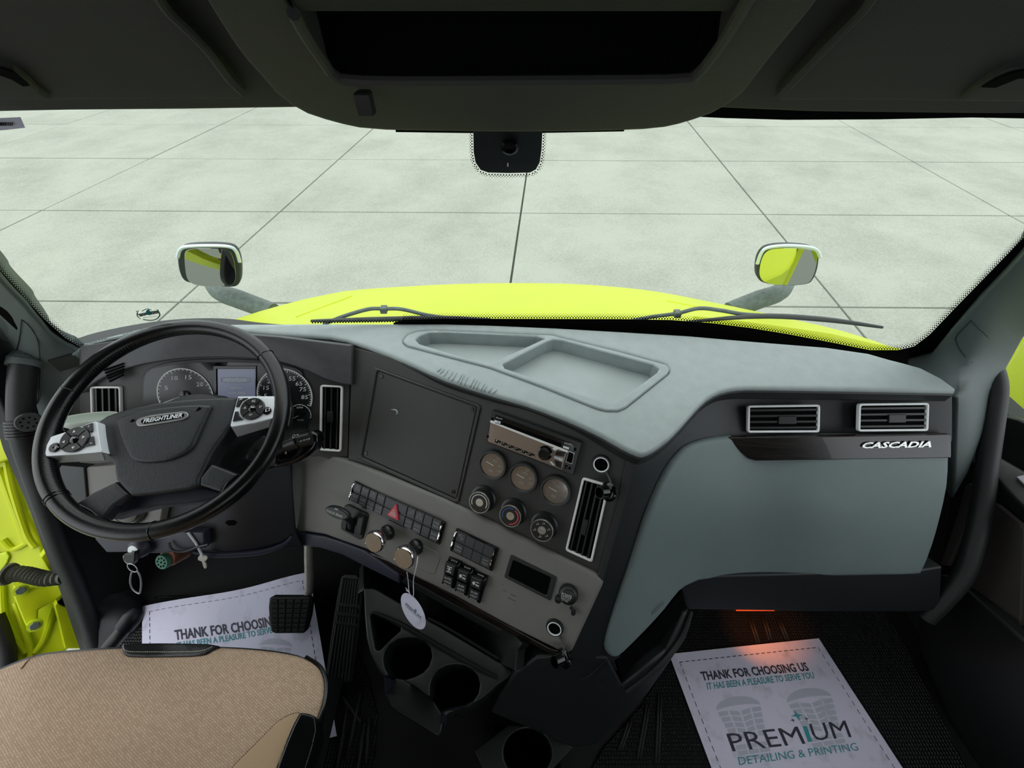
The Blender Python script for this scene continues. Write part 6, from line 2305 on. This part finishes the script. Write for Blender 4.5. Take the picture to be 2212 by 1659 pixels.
cdt = thing('cable_boot', 'grey ribbed rubber cable boot between open door and cab', 'cable', OX(75, 1250, -1.2))
bp_ = [np.array(q) for q in cr([CAM + ray(*d3(*c)) * (ds.depth(*d3(*c)) - .05 - c[0] * .00004) for c in ((85, 790), (200, 790), (300, 812), (400, 830), (540, 815))], 10)]
n = len(bp_)
for i in range(24):
    k = int(3 + i * (n - 5) / 24)
    r_ = .0175 if i < 4 else .0168
    p, d_ = bp_[k], nrm(bp_[k + 1] - bp_[k])
    part('boot_rib', MB().tube([p - d_ * .0018, p, p + d_ * .0018], [r_ * .9, r_ * 1.08, r_ * .9], 16), 'grey_tube', cdt)
part('boot_tube', MB().tube(bp_, .0150, 14), 'grey_tube', cdt)
part('end_flange', MB().tube([bp_[0] - nrm(bp_[1] - bp_[0]) * .003, bp_[1]], [.026, .024], 20), 'grey_tube', cdt)
sil = thing('door_sill', 'bright yellow-green strip of cab sill beside the door frame', 'sill', OX(160, 1380, -1.22))
sls = Surf([(107, 1180, 'x', -1.18), (190, 1398, 'x', -1.18), (138, 1400, 'x', -1.20)])
part('sill_skin', MB().patch(sls, C_(d3, [(430, 545), (350, 650), (420, 760), (460, 790), (560, 870), (600, 960), (630, 1075), (560, 1070), (490, 1030), (465, 1060), (500, 1200), (555, 1430), (770, 1430), (700, 1200), (600, 900), (500, 700)]), thick=.02, rnd=3, step=16), 'neon', sil)
part('wheel_arch_gap', MB().patch(Surf([(c[0], c[1], 'd', sls.depth(c[0], c[1]) - .012) for c in ((125, 1300), (160, 1310), (140, 1280))]), C_(d3, [(490, 1035), (530, 1000), (590, 950), (640, 1075), (560, 1068), (515, 1055)]), thick=.005), 'void', sil)

# ================================================================== RIGHT DOOR
rdS = Surf([(2068, 1000, 'x', 1.09), (2212, 920, 'x', 1.11), (2212, 1400, 'x', 1.09), (2050, 1250, 'x', 1.09), (2160, 1600, 'x', 1.08)])
door = structure('door_1', MB().patch(rdS, [(2050, 1020), (2085, 960), (2115, 915), (2150, 893), (2200, 905), (2320, 960), (2320, 1800), (2150, 1640), (2040, 1360), (2030, 1220), (2045, 1100)], thick=.03, rnd=6, step=40), 'plastic_black')
ar = Surf([(2080, 960, 'x', 1.06), (2212, 1050, 'x', 1.04), (2120, 1020, 'x', 1.02), (2212, 1090, 'x', 1.02)])
arm = part('armrest', MB().patch(ar, [(2078, 975), (2084, 962), (2105, 958), (2140, 972), (2300, 1065), (2300, 1180), (2212, 1098), (2150, 1035), (2110, 1010), (2085, 995)], thick=.05, rnd=9, step=20), 'plastic_black', door)
part('window_switch', MB().pprism(Plane(ar.at(2200, 1038, .004), ar.nor(2200, 1038)), C_(d8, [(680, 810), (725, 800), (760, 845), (720, 850)]), -.002, .004, .001), 'silver_dark', arm)
sg = Surf([(c[0], c[1], 'd', rdS.depth(c[0], c[1]) - .015) for c in ((2091, 1045), (2212, 1140), (2199, 1357), (2074, 1255))])
part('speaker_grille', MB().patch(sg, C_(d8, [(560, 935), (590, 950), (700, 1040), (719, 1075), (700, 1540), (680, 1565), (640, 1545), (400, 1330), (402, 1310), (520, 1000)]), thick=.01, rnd=3, step=20), 'speaker_mesh', door)
part('speaker_grille', MB().patch(sg, C_(d8, [(425, 850), (440, 838), (465, 850), (468, 900), (420, 1080), (340, 1250), (300, 1240), (320, 1180), (390, 980)]), thick=.01, rnd=3, step=20), 'speaker_mesh', door)
rg = MB()
rg.patch(Surf([(2150, 893, 'x', 1.12), (2212, 740, 'x', 1.12), (2300, 900, 'x', 1.12)]), [(2150, 893), (2158, 820), (2212, 735), (2300, 620), (2320, 960), (2200, 905)], thick=.004, step=60)
structure('window_2', rg, 'glass')
dk = Surf([(2050, 1260, 'x', 1.06), (2212, 1395, 'x', 1.02), (2130, 1659, 'z', .12), (1990, 1340, 'x', 1.04)])
structure('trim_8', MB().patch(dk, [(1985, 1240), (2040, 1240), (2075, 1262), (2212, 1385), (2320, 1470), (2320, 1800), (2140, 1700), (2050, 1560), (1980, 1400)], thick=.03, rnd=8, step=30), 'plastic_black')

# ================================================================== FOOTWELL LAMP
fl = thing('footwell_lamp', 'small orange lamp under the passenger dashboard', 'lamp', OZ(1628, 1318, .36))
lp0 = OZ(1630, 1314, .372)
part('lamp_lens', MB().box(lp0, (.085, .010, .003), 0, .001), 'lamp_orange', fl)
li = bpy.data.lights.new('footwell_glow', 'SPOT')
li.energy = 2.6
li.color = (1, .22, .02)
li.shadow_soft_size = .012
li.spot_size = math.radians(46)
li.spot_blend = .9
lo = bpy.data.objects.new('footwell_glow', li)
COL.objects.link(lo)
lo.location = tuple(lp0 + np.array([0, -.005, -.014]))
tgt = OZ(1638, 1352, FZ)
lo.rotation_euler = Vector(tuple(tgt - np.array(lo.location))).to_track_quat('-Z', 'Y').to_euler()
# a second, dim one in the driver footwell
li2 = li.copy()
li2.energy = .3
lo2 = bpy.data.objects.new('driver_footwell_glow', li2)
COL.objects.link(lo2)
lo2.location = tuple(OY(440, 1230, .40))
tgt = OZ(440, 1325, FZ)
lo2.rotation_euler = Vector(tuple(tgt - np.array(lo2.location))).to_track_quat('-Z', 'Y').to_euler()
